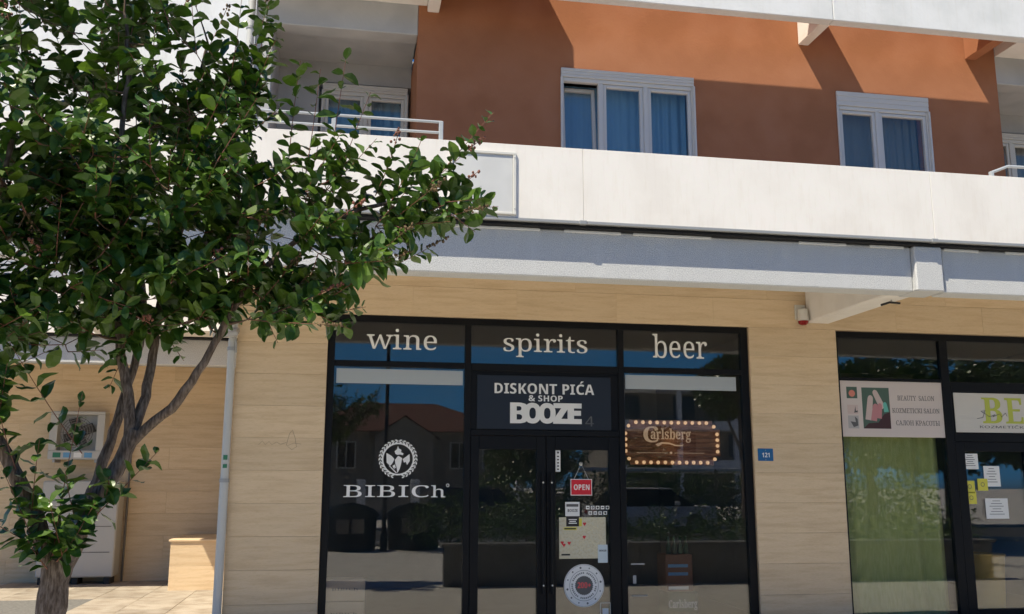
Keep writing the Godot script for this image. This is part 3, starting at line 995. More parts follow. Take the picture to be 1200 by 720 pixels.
	st = mb()
	for k in 3:
		bx(st, Vector3(-0.045 + 0.01 * (k % 2), -0.055 - k * 0.02, 0.0011), Vector3(0.05 - 0.012 * (k % 2), -0.045 - k * 0.02, 0.0014))
	part("print_line", st, M.print_white, nb)
	var sl := thing("receipt_slip", "pale slip of paper stuck on the corner of the map poster", "slip", Vector3(2.915, 0.83, zd + 0.003))
	st = mb()
	bx(st, Vector3(-0.058, -0.108, 0), Vector3(0.055, 0.09, 0.001))
	part("paper", st, M.paper_blue, sl)
	text_fit("BOOZE", sans_bold, -0.04, 0.015, 0.04, 0.035, 0.0012, M.print_black, sl)
	var ic := thing("payment_icons", "two rows of small payment icons stuck on the door glass", "sticker", Vector3(2.86, 1.30, zd + 0.001))
	for k in 9:
		st = mb()
		var cx := -0.115 + (k % 5) * 0.058 + (0.03 if k >= 5 else 0.0)
		var cy := 0.03 if k < 5 else -0.03
		bx(st, Vector3(cx - 0.021, cy - 0.019, 0), Vector3(cx + 0.021, cy + 0.019, 0.001), 0.0003)
		part("icon", st, M.print_white, ic)
		st = mb()
		if k % 3 == 0:
			bx(st, Vector3(cx - 0.012, cy - 0.006, 0.0011), Vector3(cx + 0.012, cy + 0.006, 0.0014))
		else:
			disc(st, Vector3(cx, cy, 0.0014), 0.005 * (k % 2), 0.013, 12)
		part("icon_mark", st, M.print_black, ic)
	var rs := thing("round_sticker", "large round white wine club sticker with red centre low on the door", "sticker", Vector3(2.692, 0.478, zd + 0.001))
	st = mb()
	disc(st, Vector3(0, 0, 0.001), 0.0, 0.232, 56)
	part("sticker_disc", st, M.print_white, rs)
	st = mb()
	disc(st, Vector3(0, 0, 0.0014), 0.163, 0.167, 48)
	disc(st, Vector3(0, 0, 0.0014), 0.222, 0.225, 48)
	for k in 12:
		var a := TAU * k / 12.0 + 0.2
		var c := Vector3(cos(a) * 0.195, sin(a) * 0.195, 0.0014)
		disc(st, c, 0.0, 0.012 - 0.004 * (k % 3) / 2.0, 8)
	for k in 40:
		var a := TAU * k / 40.0
		if k % 9 == 0:
			continue
		disc(st, Vector3(0, 0, 0.0014), 0.127, 0.146, 1, a, a + 0.085)
	part("print_ring", st, M.print_grey, rs)
	st = mb()
	var star := PackedVector2Array()
	for k in 56:
		var a := TAU * k / 56.0
		var r := 0.108 if k % 2 == 0 else 0.098
		star.append(Vector2(cos(a), sin(a)) * r)
	poly(st, star, Vector3(0, 0, 0.0016))
	part("bottle_cap", st, M.print_grey, rs)
	text_fit("200+", sans_bold, -0.075, -0.028, 0.078, 0.036, 0.0018, M.red_light, rs)
	var ss := thing("square_sticker", "small outlined square sticker near the foot of the door", "sticker", Vector3(2.935, 0.20, zd + 0.001))
	st = mb()
	for e: Array in [[-0.06, -0.09, -0.054, 0.09], [0.054, -0.09, 0.06, 0.09], [-0.053, 0.084, 0.053, 0.09], [-0.035, -0.06, 0.035, 0.03]]:
		bx(st, Vector3(e[0], e[1], 0), Vector3(e[2], e[3], 0.001))
	part("outline", st, M.print_white, ss)
	# faint opening-hours print on the right pane
	var oh := thing("glass_print", "faint small white print at the left edge of the beer sign pane", "lettering", Vector3(3.30, 0.55, -0.067))
	st = mb()
	bx(st, Vector3(-0.06, 0.145, 0), Vector3(0.10, 0.162, 0.001))
	bx(st, Vector3(-0.04, -0.06, 0), Vector3(0.0, 0.03, 0.001))
	bx(st, Vector3(-0.06, -0.20, 0), Vector3(0.13, -0.185, 0.001))
	part("print_line", st, M.print_grey_light, oh)
	# ---- salon signs
	var bs := thing("salon_sign", "pinkish beauty salon sign with manicure photo in the salon window", "sign", Vector3(6.61, 2.41, -0.062))
	st = mb()
	bx(st, Vector3(-0.678, -0.245, 0.0), Vector3(0.688, 0.45, 0.006), 0.002)
	part("board", st, M.salon_board, bs)
	text_fit("BEAUTY  SALON", serif, 0.075, 0.205, 0.575, 0.265, 0.0065, M.print_grey, bs)
	text_fit("KOZMETICKI SALON", serif, -0.005, 0.05, 0.635, 0.11, 0.0065, M.print_grey, bs)
	text_fit("САЛОН КРАСОТЫ", serif, 0.035, -0.10, 0.625, -0.04, 0.0065, M.print_grey, bs)
	st = mb()
	bx(st, Vector3(-0.40, -0.145, 0.0062), Vector3(-0.035, 0.355, 0.0075))
	part("photo_print", st, M.photo_green, bs)
	st = mb()
	poly(st, PackedVector2Array([Vector2(-0.40, -0.144), Vector2(-0.036, -0.144), Vector2(-0.036, 0.06), Vector2(-0.12, 0.03), Vector2(-0.20, -0.07), Vector2(-0.33, -0.08)]), Vector3(0, 0, 0.0079))
	part("photo_sleeve", st, M.photo_maroon, bs)
	for e: Array in [[Vector2(-0.33, -0.04), Vector2(-0.29, 0.22), 0.042, 0], [Vector2(-0.26, -0.05), Vector2(-0.23, 0.12), 0.04, 1], [Vector2(-0.19, -0.02), Vector2(-0.17, 0.13), 0.036, 1], [Vector2(-0.13, 0.10), Vector2(-0.22, 0.29), 0.04, 0], [Vector2(-0.085, 0.06), Vector2(-0.10, 0.15), 0.03, 2]]:
		st = mb()
		var a: Vector2 = e[0]
		var c: Vector2 = e[1]
		var ax := (c - a).normalized()
		var sd := Vector2(-ax.y, ax.x) * float(e[2])
		var pp := PackedVector2Array([a - sd, a + sd, c + sd * 0.85])
		for k in 5:
			var t := PI * (k + 1) / 6.0
			pp.append(c + sd * 0.85 * cos(t) + ax * float(e[2]) * sin(t))
		pp.append(c - sd * 0.85)
		poly(st, pp, Vector3(0, 0, 0.0083 + 0.0004 * e[3]))
		part("photo_nail", st, [M.photo_skin, M.photo_pink, M.photo_teal][e[3]], bs)
	for e: Array in [[0.22, 0.36, M.photo_green], [-0.145, 0.01, M.photo_grey], [0.03, 0.14, M.photo_skin]]:
		st = mb()
		bx(st, Vector3(-0.60, e[0], 0.0062), Vector3(-0.46, e[1], 0.0075))
		part("small_photo", st, e[2], bs)
	st = mb()
	disc(st, Vector3(-0.53, 0.28, 0.008), 0.0, 0.042, 14)
	part("photo_flower", st, M.photo_coral, bs)
	st = mb()
	poly(st, PackedVector2Array([Vector2(-0.53, -0.13), Vector2(-0.47, -0.11), Vector2(-0.475, -0.03), Vector2(-0.51, 0.0), Vector2(-0.50, -0.07), Vector2(-0.57, -0.06)]), Vector3(0, 0, 0.008))
	poly(st, PackedVector2Array([Vector2(-0.52, 0.045), Vector2(-0.465, 0.05), Vector2(-0.47, 0.075), Vector2(-0.49, 0.065), Vector2(-0.495, 0.13), Vector2(-0.51, 0.06)]), Vector3(0, 0, 0.008))
	part("photo_silhouette", st, M.print_grey, bs)
	var be := thing("salon_door_sign", "white sign with lime green BE letters above the salon door", "sign", Vector3(8.05, 2.48, -0.06))
	st = mb()
	bx(st, Vector3(-0.60, -0.245, 0.0), Vector3(1.2, 0.245, 0.008), 0.002)
	part("board", st, M.salon_board2, be)
	text_fit("B", serif_bold, -0.22, -0.13, 0.055, 0.19, 0.009, M.lime, be, "letter")
	text_fit("E", serif_bold, 0.10, -0.13, 0.35, 0.19, 0.009, M.lime, be, "letter")
	st = mb()
	for path: Array in [[Vector2(-0.30, -0.075), Vector2(-0.22, -0.06), Vector2(-0.18, 0.03), Vector2(-0.24, 0.02), Vector2(-0.12, -0.05), Vector2(-0.05, -0.02), Vector2(-0.08, -0.05), Vector2(0.02, -0.01), Vector2(0.04, -0.05), Vector2(0.10, 0.0), Vector2(0.12, -0.04)]]:
		var p3 := []
		var rd := []
		for q: Vector2 in path:
			p3.append(Vector3(q.x, q.y, 0.0115))
			rd.append(0.003)
		tube(st, p3, rd, 5)
	part("script_line", st, M.print_grey, be)
	text_fit("KOZMETIČKI", sans, -0.27, -0.19, 0.38, -0.15, 0.0085, M.print_grey, be)
	var zs := -0.072
	for e: Array in [["paper_note", "white lined note at the top left of the salon door", 7.62, 1.88, 0.21, 0.19, M.print_white], ["paper_note", "white price list beside the yellow notes on the salon door", 7.90, 1.70, 0.22, 0.25, M.print_white], ["paper_note", "white printed notice below the yellow notes on the salon door", 7.93, 1.31, 0.31, 0.245, M.print_white]]:
		var n := thing(e[0], e[1], "notice", Vector3(e[2], e[3], zs), 0.0, "notices on the salon door")
		st = mb()
		bx(st, Vector3(-e[4] / 2, -e[5] / 2, 0), Vector3(e[4] / 2, e[5] / 2, 0.001))
		part("sheet", st, e[6], n)
		st = mb()
		for k in 6:
			var w: float = e[4] * (0.18 + 0.2 * fmod(k * 0.37, 1.0))
			bx(st, Vector3(-w, e[5] * (0.36 - k * 0.13), 0.0011), Vector3(w * 0.9, e[5] * (0.36 - k * 0.13) + 0.007, 0.0014))
		part("print_line", st, M.print_grey, n)
	for e: Array in [[7.58, 1.575, "yellow paper note left of the scribbled one on the salon door"], [7.76, 1.60, "yellow paper note with a dark scribble on the salon door"], [7.59, 1.44, "yellow paper note lowest on the salon door"]]:
		var n := thing("yellow_note", e[2], "notice", Vector3(e[0], e[1], zs + 0.002), 0.0, "notices on the salon door")
		st = mb()
		bx(st, Vector3(-0.07, -0.075, 0), Vector3(0.07, 0.07, 0.001))
		part("sheet", st, M.yellow, n)
		st = mb()
		disc(st, Vector3(0.0, 0.0, 0.0013), 0.02, 0.027, 16)
		part("scribble", st, M.print_grey, n)
	var ch := thing("waste_bin", "ochre yellow tapered bin inside the salon door", "bin", Vector3(7.93, 0.012, -0.36))
	st = mb()
	tube(st, [Vector3(0, 0, 0), Vector3(0, 0.30, 0), Vector3(0, 0.72, 0)], [0.17, 0.185, 0.21], 20)
	part("bin_body", st, M.ochre, ch)
	st = mb()
	tube(st, [Vector3(0, 0.721, 0), Vector3(0, 0.745, 0)], [0.222, 0.222], 20)
	part("bin_rim", st, M.ochre, ch)

func sign_materials() -> void:
	M.sign_light = flat(Color(0.55, 0.45, 0.34), 0.5)
	M.sign_light.emission_enabled = true
	M.sign_light.emission = Color(1.0, 0.82, 0.62)
	M.sign_light.emission_energy_multiplier = 0.16
	M.bulb = flat(Color(0.7, 0.6, 0.45), 0.3)
	M.bulb.emission_enabled = true
	M.bulb.emission = Color(1.0, 0.80, 0.58)
	M.bulb.emission_energy_multiplier = 0.5
	M.stripe = flat(Color(0.12, 0.30, 0.50), 0.4)
	M.map = tri_mat(ntex(noise(91, 0.04, 4, 0.6), [Color(0.50, 0.46, 0.33), Color(0.60, 0.54, 0.38), Color(0.56, 0.55, 0.45)], [0.25, 0.5, 0.8], 256), Vector3(3, 3, 3), 0.6)
	M.map_line = flat(Color(0.66, 0.60, 0.40), 0.6)
	M.yellow = flat(Color(0.66, 0.60, 0.08), 0.7)
	M.paper_blue = flat(Color(0.55, 0.63, 0.66), 0.7)
	M.red_light = flat(Color(0.75, 0.10, 0.10), 0.6)
	M.print_grey_light = flat(Color(0.30, 0.30, 0.30), 0.6)
	M.salon_board = flat(Color(0.62, 0.54, 0.50), 0.55)
	M.salon_board2 = flat(Color(0.60, 0.57, 0.52), 0.55)
	M.photo_green = flat(Color(0.07, 0.12, 0.09), 0.5)
	M.photo_maroon = flat(Color(0.055, 0.02, 0.02), 0.5)
	M.photo_skin = flat(Color(0.58, 0.46, 0.42), 0.5)
	M.photo_pink = flat(Color(0.50, 0.22, 0.23), 0.5)
	M.photo_teal = flat(Color(0.14, 0.46, 0.38), 0.5)
	M.photo_grey = flat(Color(0.42, 0.40, 0.39), 0.5)
	M.photo_coral = flat(Color(0.65, 0.22, 0.16), 0.5)
	M.lime = flat(Color(0.46, 0.50, 0.07), 0.55)
	M.ochre = flat(Color(0.62, 0.40, 0.08), 0.6)

# ---------------------------------------------------------------- things on and by the wall
func build_fixtures() -> void:
	var st: SurfaceTool
	var dp := thing("downpipe", "pale plastic downpipe with green stickers on the corner of the stone wall", "pipe", Vector3(-1.235, 0, 0.06))
	st = mb()
	tube(st, [Vector3(0, 0.0, 0), Vector3(0, 1.62, 0)], [0.046, 0.046], 16)
	part("lower_pipe", st, M.pipe, dp)
	st = mb()
	tube(st, [Vector3(0, 1.621, 0), Vector3(0, 3.02, 0)], [0.043, 0.043], 16)
	part("upper_pipe", st, M.pipe, dp)
	for y: float in [1.62, 3.02]:
		st = mb()
		tube(st, [Vector3(0, y - 0.02, 0), Vector3(0, y + 0.02, 0)], [0.052, 0.052], 16)
		part("pipe_clamp", st, M.flashing, dp)
	st = mb()
	tube(st, [Vector3(0, 3.04, 0), Vector3(0, 3.11, 0), Vector3(0.01, 3.2, -0.01), Vector3(0.02, 4.0, -0.015)], [0.043, 0.043, 0.038, 0.038], 16)
	part("pipe_elbow", st, M.pipe, dp)
	st = mb()
	for q: Array in [[1.86, 0.025], [1.77, 0.02]]:
		bx(st, Vector3(-0.02, q[0] - q[1], 0.0425), Vector3(0.024, q[0] + q[1], 0.0465), 0.002)
	part("sticker", st, M.green_sticker, dp)
	var up := thing("upper_downpipe", "white downpipe on the corner of the grey loggia above the balcony", "pipe", Vector3(-1.235, 4.155, 0.05))
	st = mb()
	tube(st, [Vector3(0, 0, 0), Vector3(0, 5.4, 0)], [0.045, 0.045], 14)
	part("pipe_body", st, M.pipe, up)
	for y: float in [0.6, 2.6, 4.6]:
		st = mb()
		tube(st, [Vector3(0, y, 0), Vector3(0, y + 0.03, 0)], [0.053, 0.053], 14)
		part("pipe_clamp", st, M.flashing, up)
	var gr := thing("wall_scribble", "faint pencil scribble on the stone pillar left of the drinks shop", "scribble", Vector3(-0.62, 2.02, 0.001))
	st = mb()
	for path: Array in [[Vector2(-0.29, -0.02), Vector2(-0.25, 0.02), Vector2(-0.22, -0.02), Vector2(-0.18, 0.015), Vector2(-0.15, -0.02), Vector2(-0.1, 0.01), Vector2(-0.06, -0.015), Vector2(0.0, 0.005)], [Vector2(0.0, -0.03), Vector2(0.03, 0.10), Vector2(0.06, 0.14), Vector2(0.09, 0.06), Vector2(0.11, -0.04), Vector2(0.06, -0.07), Vector2(0.01, -0.03), Vector2(0.08, 0.0), Vector2(0.16, -0.01)]]:
		var p3 := []
		var rd := []
		for q: Vector2 in path:
			p3.append(Vector3(q.x, q.y, 0.0))
			rd.append(0.0022)
		tube(st, p3, rd, 5)
	part("pencil_line", st, M.pencil, gr)
	# floodlight on arm by the corner
	var fl := thing("floodlight", "grey floodlight on a curved arm above the downpipe", "lamp", Vector3(-1.19, 3.08, 0.12))
	st = mb()
	var xf := Transform3D(Basis(Vector3.RIGHT, 0.35) * Basis(Vector3.BACK, 0.12), Vector3(-0.10, 0.10, 0.05))
	bx(st, Vector3(-0.13, -0.03, -0.10), Vector3(0.13, 0.03, 0.10), 0.012, xf)
	part("lamp_head", st, M.flashing, fl)
	st = mb()
	bx(st, Vector3(-0.11, -0.034, -0.08), Vector3(0.11, -0.0305, 0.08), 0.0, xf)
	part("lamp_glass", st, M.pvc, fl)
	st = mb()
	tube(st, [Vector3(-0.10, 0.08, 0.02), Vector3(-0.02, 0.06, 0.0), Vector3(0.0, 0.0, -0.02), Vector3(0.0, -0.10, -0.04)], [0.012, 0.012, 0.012, 0.012], 8)
	part("arm", st, M.flashing, fl)
	# siren
	var sr := thing("alarm_siren", "white round alarm siren with red lens beside the concrete bracket", "siren", Vector3(5.43, 3.70, 0.0))
	st = mb()
	bx(st, Vector3(-0.075, -0.13, 0.002), Vector3(0.06, 0.05, 0.03), 0.005)
	part("back_plate", st, M.pvc, sr)
	st = mb()
	tube(st, [Vector3(-0.01, -0.02, 0.09), Vector3(-0.01, -0.16, 0.09)], [0.06, 0.068], 20)
	part("housing", st, M.pvc, sr)
	st = mb()
	tube(st, [Vector3(-0.01, -0.161, 0.09), Vector3(-0.01, -0.19, 0.09), Vector3(-0.01, -0.21, 0.09)], [0.064, 0.058, 0.03], 20)
	part("lens", st, M.red_dark, sr)
	# camera bar on the bracket
	var cb := thing("bracket_lamp", "small black bar lamp clipped under the concrete bracket", "lamp", Vector3(5.66, 3.50, 1.55))
	st = mb()
	tube(st, [Vector3(-0.10, -0.03, 0.0), Vector3(0.0, 0.002, 0.0), Vector3(0.12, -0.003, 0.0)], [0.012, 0.012, 0.012], 8)
	part("lamp_bar", st, M.print_black, cb)
	st = mb()
	tube(st, [Vector3(0.02, 0.0, 0.0), Vector3(0.02, 0.032, 0.0)], [0.008, 0.008], 8)
	part("mount", st, M.flashing, cb)
	# outdoor units on the set-back wall
	var ac := thing("wall_air_conditioner", "white outdoor air conditioner with dark round fan high on the set-back wall", "air conditioner", Vector3(-4.30, 1.96, -6.0))
	st = mb()
	bx(st, Vector3(-0.42, 0, -0.20), Vector3(0.42, 0.145, 0.10), 0.012)
	bx(st, Vector3(-0.42, 0.725, -0.20), Vector3(0.42, 0.78, 0.10), 0.012)
	bx(st, Vector3(-0.42, 0.1455, -0.20), Vector3(-0.30, 0.7245, 0.0995), 0.006)
	bx(st, Vector3(0.30, 0.1455, -0.20), Vector3(0.42, 0.7245, 0.0995), 0.006)
	bx(st, Vector3(-0.299, 0.1455, -0.20), Vector3(0.299, 0.7245, -0.12))
	part("casing", st, M.ac_white, ac)
	st = mb()
	for k in 4:
		var a := TAU * k / 4.0 + 0.4
		var xb := Transform3D(Basis(Vector3.BACK, a) * Basis(Vector3.RIGHT, 0.6), Vector3(0, 0.435, -0.03))
		bx(st, Vector3(0.03, -0.085, -0.006), Vector3(0.25, 0.085, 0.006), 0.002, xb)
	tube(st, [Vector3(0, 0.435, -0.09), Vector3(0, 0.435, 0.0)], [0.06, 0.05], 14)
	part("fan", st, M.ac_dark, ac)
	st = mb()
	for k in 6:
		disc(st, Vector3(0, 0.435, 0.112), 0.04 + k * 0.04, 0.05 + k * 0.04, 28)
	for k in 12:
		var a := TAU * k / 12.0
		var d := Vector2(cos(a), sin(a))
		var nn := Vector2(-d.y, d.x) * 0.004
		poly(st, PackedVector2Array([d * 0.04 + nn, d * 0.26 + nn, d * 0.26 - nn, d * 0.04 - nn]), Vector3(0, 0.435, 0.114))
	part("fan_grille", st, M.ac_grille, ac)
	for k in 4:
		st = mb()
		bx(st, Vector3(-0.34 + k * 0.16, 0.03, 0.101), Vector3(-0.22 + k * 0.16, 0.11, 0.103))
		part("energy_label", st, [M.green_sticker, M.stripe, M.print_white, M.stripe][k], ac)
	for sx: float in [-0.32, 0.32]:
		st = mb()
		bx(st, Vector3(sx - 0.02, -0.05, -0.24), Vector3(sx + 0.02, -0.002, 0.10), 0.004)
		part("wall_arm", st, M.flashing, ac)
	var lc := thing("floor_cabinet", "tall white service cabinet on feet at the foot of the set-back wall", "cabinet", Vector3(-4.12, 0.0, -5.85))
	st = mb()
	bx(st, Vector3(-0.58, 0.12, -0.32), Vector3(0.575, 1.62, 0.10), 0.02)
	part("cabinet_body", st, M.ac_white, lc)
	for y: float in [0.5, 0.9, 1.3]:
		st = mb()
		bx(st, Vector3(-0.5, y, 0.101), Vector3(0.5, y + 0.012, 0.105))
		part("panel_groove", st, M.ac_grille, lc)
	for sx: float in [-0.5, 0.0, 0.48]:
		st = mb()
		bx(st, Vector3(sx - 0.05, 0.0, -0.25), Vector3(sx + 0.05, 0.119, 0.06), 0.01)
		part("foot", st, M.print_black, lc)
	# conduit at the cabinet's right side
	var cd := thing("cable_conduit", "thin dark conduit beside the white cabinet", "conduit", Vector3(-3.50, 0, -6.2))
	st = mb()
	tube(st, [Vector3(0, 0.0, 0), Vector3(0, 2.3, 0)], [0.018, 0.018], 8)
	part("conduit_tube", st, M.ac_grille, cd)
	# stone clad box
	var pb := thing("stone_box", "low box clad in beige stone standing before the set-back wall", "planter box", Vector3(-1.9, 0, -5.45))
	st = mb()
	bx(st, Vector3(-0.60, 0, -0.77), Vector3(0.68, 0.72, 0.72))
	part("core", st, M.grout, pb)
	for k in 2:
		tile_row(pb, -0.624, 0.70, 0.006 + k * 0.357, 0.006 + (k + 1) * 0.357, 0.745, 0.0, 1.4)
	st = mb()
	bx(st, Vector3(-0.65, 0.722, -0.79), Vector3(0.70, 0.752, 0.77), 0.004)
	part("cap_slab", st, M.tiles[0], pb)
	st = mb()
	bx(st, Vector3(-0.624, 0.006, -0.77), Vector3(-0.601, 0.72, 0.721), 0.003)
	part("side_slab", st, M.tiles[1], pb)

func build_ground() -> void:
	var st := mb()
	quad(st, Vector3(-300, 0, -300), Vector3(-300, 0, 300), Vector3(300, 0, 300), Vector3(300, 0, -300), Vector3.UP)
	structure("ground", st, M.ground)
	# paving slabs before the set-back wing and the shop
	var pv := Node3D.new()
	pv.name = "pavement"
	add_child(pv)
	pv.set_meta("kind", "structure")
	for i in 12:
		for j in 9:
			var x0 := -5.2 + i * 0.62
			var z0 := -6.26 + j * 0.62
			if x0 < -3.14 - 0.3 and z0 > -3.86 - 0.3:
				continue
			if x0 > -1.3 and z0 < 0.0:
				continue
			st = mb()
			bx(st, Vector3(x0 + 0.003, 0.002, z0 + 0.003), Vector3(x0 + 0.617, 0.012 + rng.randf_range(-0.001, 0.001), z0 + 0.617), 0.002)
			part("paving_slab", st, M.paving[rng.randi() % 4], pv)
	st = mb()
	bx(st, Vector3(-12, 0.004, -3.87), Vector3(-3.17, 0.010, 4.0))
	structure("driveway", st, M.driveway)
	st = mb()
	quad(st, Vector3(-300, 0.006, 14.5), Vector3(-300, 0.006, 22.0), Vector3(300, 0.006, 22.0), Vector3(300, 0.006, 14.5), Vector3.UP)
	structure("road", st, M.road)
	st = mb()
	bx(st, Vector3(-120, 0.0, 14.3), Vector3(120, 0.12, 14.49), 0.02)
	bx(st, Vector3(-120, 0.0, 22.01), Vector3(120, 0.12, 22.2), 0.02)
	structure("kerb", st, M.flashing)

# ---------------------------------------------------------------- vegetation
func leaf_mesh(v: int) -> ArrayMesh:
	var st := mb()
	var L := 1.0
	var W: float = [0.275, 0.235, 0.305, 0.26, 0.285][v]
	var n := 5
	var fold: float = [0.10, 0.16, 0.06, 0.20, -0.05][v]
	var droop: float = [0.16, 0.06, 0.24, 0.34, -0.10][v]
	var prof := [0.0, 0.70, 1.0, 0.94, 0.60, 0.0]
	var ts := [0.0, 0.22, 0.45, 0.68, 0.87, 1.0]
	var l := []
	var m := []
	var r := []
	for i in n + 1:
		var t: float = ts[i]
		var w: float = W * prof[i]
		var y := -droop * t * t + 0.04 * sin(t * 9.0 + v) * (1.0 if v != 1 else -0.6)
		m.append(Vector3(0, y, t * L))
		l.append(Vector3(-w, y + fold * w / W, t * L))
		r.append(Vector3(w, y + fold * w / W, t * L))
	for i in n:
		for q: Array in [[m[i], l[i], l[i + 1], m[i + 1]], [r[i], m[i], m[i + 1], r[i + 1]]]:
			var nn: Vector3 = (q[2] - q[0]).cross(q[1] - q[3]).normalized()
			if nn.y < 0:
				nn = -nn
			quad(st, q[0], q[1], q[2], q[3], nn)
	return st.commit()

func leaf_basis(dir: Vector3, up: Vector3, roll: float, s: float) -> Basis:
	var z := dir.normalized()
	var x := up.cross(z)
	if x.length() < 0.01:
		x = Vector3.RIGHT
	x = x.normalized()
	var y := z.cross(x).normalized()
	return Basis(z, roll) * Basis(x * s, y * s, z * s)

func build_tree() -> void:
	var r := RandomNumberGenerator.new()
	r.seed = 7
	var base := Vector3(-1.165, 0, 6.2)
	var t := thing("crape_tree", "multi-stemmed leafy tree with smooth brown stems standing before the shop", "tree", base)
	# main stems
	var stems := [
		[[Vector3(-1.165, -0.02, 6.2), Vector3(-1.15, 0.45, 6.2), Vector3(-1.160, 0.932, 6.200), Vector3(-1.168, 1.06, 6.200), Vector3(-1.164, 1.167, 6.200), Vector3(-1.150, 1.287, 6.200)], 0.064, 0.058],
		[[Vector3(-1.156, 1.20, 6.210), Vector3(-1.244, 1.462, 6.250), Vector3(-1.330, 1.641, 6.300), Vector3(-1.378, 1.737, 6.320), Vector3(-1.471, 1.920, 6.400), Vector3(-1.516, 2.224, 6.450), Vector3(-1.469, 2.567, 6.500), Vector3(-1.408, 2.934, 6.500), Vector3(-1.42, 3.3, 6.45)], 0.038, 0.011],
		[[Vector3(-1.150, 1.22, 6.200), Vector3(-1.090, 1.389, 6.180), Vector3(-1.032, 1.547, 6.150), Vector3(-0.966, 1.675, 6.100), Vector3(-0.913, 1.824, 6.100)], 0.042, 0.032],
		[[Vector3(-0.935, 1.74, 6.100), Vector3(-0.944, 1.955, 6.100), Vector3(-0.994, 2.144, 6.100), Vector3(-1.030, 2.434, 6.100), Vector3(-1.073, 2.757, 6.150), Vector3(-1.052, 3.105, 6.200), Vector3(-1.043, 3.478, 6.200), Vector3(-1.08, 3.75, 6.2)], 0.026, 0.008],
		[[Vector3(-0.925, 1.79, 6.100), Vector3(-0.891, 1.979, 6.050), Vector3(-0.883, 2.160, 6.000), Vector3(-0.873, 2.339, 6.000), Vector3(-0.840, 2.616, 5.950), Vector3(-0.793, 2.970, 5.900), Vector3(-0.800, 3.410, 5.900), Vector3(-0.74, 3.75, 5.95)], 0.025, 0.008],
		[[Vector3(-0.935, 1.76, 6.100), Vector3(-0.85, 1.85, 6.12), Vector3(-0.759, 1.916, 6.150), Vector3(-0.70, 2.0, 6.18), Vector3(-0.634, 2.103, 6.200), Vector3(-0.563, 2.257, 6.200), Vector3(-0.451, 2.465, 6.250), Vector3(-0.234, 2.679, 6.300), Vector3(0.025, 2.83, 6.300), Vector3(0.297, 2.90, 6.300)], 0.024, 0.008],
		[[Vector3(-1.145, 1.26, 6.150), Vector3(-1.102, 1.527, 6.000), Vector3(-1.061, 1.774, 5.900), Vector3(-1.022, 2.060, 5.800), Vector3(-0.991, 2.294, 5.750), Vector3(-1.024, 2.622, 5.700), Vector3(-1.238, 3.051, 5.700), Vector3(-1.40, 3.486, 5.700)], 0.030, 0.009],
	]
	var nodes: Array[Vector3] = []
	var nrad: Array[float] = []
	var first := true
	for s: Array in stems:
		var pts: Array = s[0]
		# smooth and roughen
		var cv := Curve3D.new()
		for i in pts.size():
			var p: Vector3 = pts[i]
			var d := Vector3.ZERO
			if i > 0 and i < pts.size() - 1:
				d = (pts[i + 1] - pts[i - 1]) / 6.0
			cv.add_point(p - base, -d, d)
		var len := cv.get_baked_length()
		var n := int(len / 0.05) + 2
		var pp := []
		var rr := []
		for i in n:
			var u := float(i) / (n - 1)
			var p := cv.sample_baked(u * len)
			p += Vector3(r.randf_range(-1, 1), 0, r.randf_range(-1, 1)) * 0.004
			pp.append(p)
			rr.append(lerpf(s[1], s[2], pow(u, 0.8)) * r.randf_range(0.93, 1.08))
			if p.y > 2.1:
				nodes.append(p)
				nrad.append(rr[-1])
		var st := mb()
		tube(st, pp, rr, 12)
		part("trunk" if first else "limb", st, M.bark, t)
		first = false
	# crown: attraction points in overlapping lobes, each joined to the nearest wood
	var lobes := [[-1.46, 3.61, 6.20, 0.34], [-1.08, 3.69, 6.10, 0.32], [-0.73, 3.73, 6.10, 0.31], [-1.35, 3.21, 6.20, 0.41], [-0.99, 3.27, 6.00, 0.42], [-0.62, 3.30, 6.10, 0.22], [-1.28, 2.74, 6.30, 0.39], [-0.94, 2.86, 6.10, 0.47], [-0.53, 2.80, 6.20, 0.36], [-0.15, 2.72, 6.30, 0.22], [0.18, 2.76, 6.30, 0.15], [0.38, 2.86, 6.30, 0.07], [-0.61, 2.52, 6.20, 0.27], [-0.26, 2.46, 6.30, 0.19], [0.05, 2.58, 6.30, 0.15], [-1.08, 2.50, 6.20, 0.26], [-1.32, 2.42, 6.30, 0.22], [-1.60, 2.89, 6.40, 0.46], [-1.55, 2.15, 6.40, 0.24], [-1.12, 2.38, 6.25, 0.26], [-0.80, 2.42, 6.2, 0.26], [-0.50, 2.36, 6.25, 0.18], [-1.4, 2.3, 6.3, 0.22], [-1.75, 3.5, 6.3, 0.45], [-1.1, 4.05, 6.1, 0.35], [-1.5, 4.0, 6.1, 0.35]]
	var att := []
	var clump := noise(17, 2.3, 1)
	for l: Array in lobes:
		var rad: float = l[3]
		var cnt := int(5 + rad * rad * (205.0 if l[1] < 3.35 else 95.0))
		for k in cnt:
			var d := Vector3(r.randfn(), r.randfn(), r.randfn()).normalized() * rad * pow(r.randf(), 0.45)
			d.z *= 1.1
			var ap := Vector3(l[0], l[1], l[2]) + d
			if clump.get_noise_3dv(ap) > (-0.3 if ap.y < 2.95 else (-0.12 if ap.y < 3.35 else 0.02)):
				att.append(ap - base)
	att.sort_custom(func(a: Vector3, b: Vector3) -> bool: return a.distance_to(Vector3(0.1, 2.4, 0)) < b.distance_to(Vector3(0.1, 2.4, 0)))
	var wood := mb()
	var xfs: Array[Transform3D] = []
	var cols: Array[Color] = []
	var tips := []
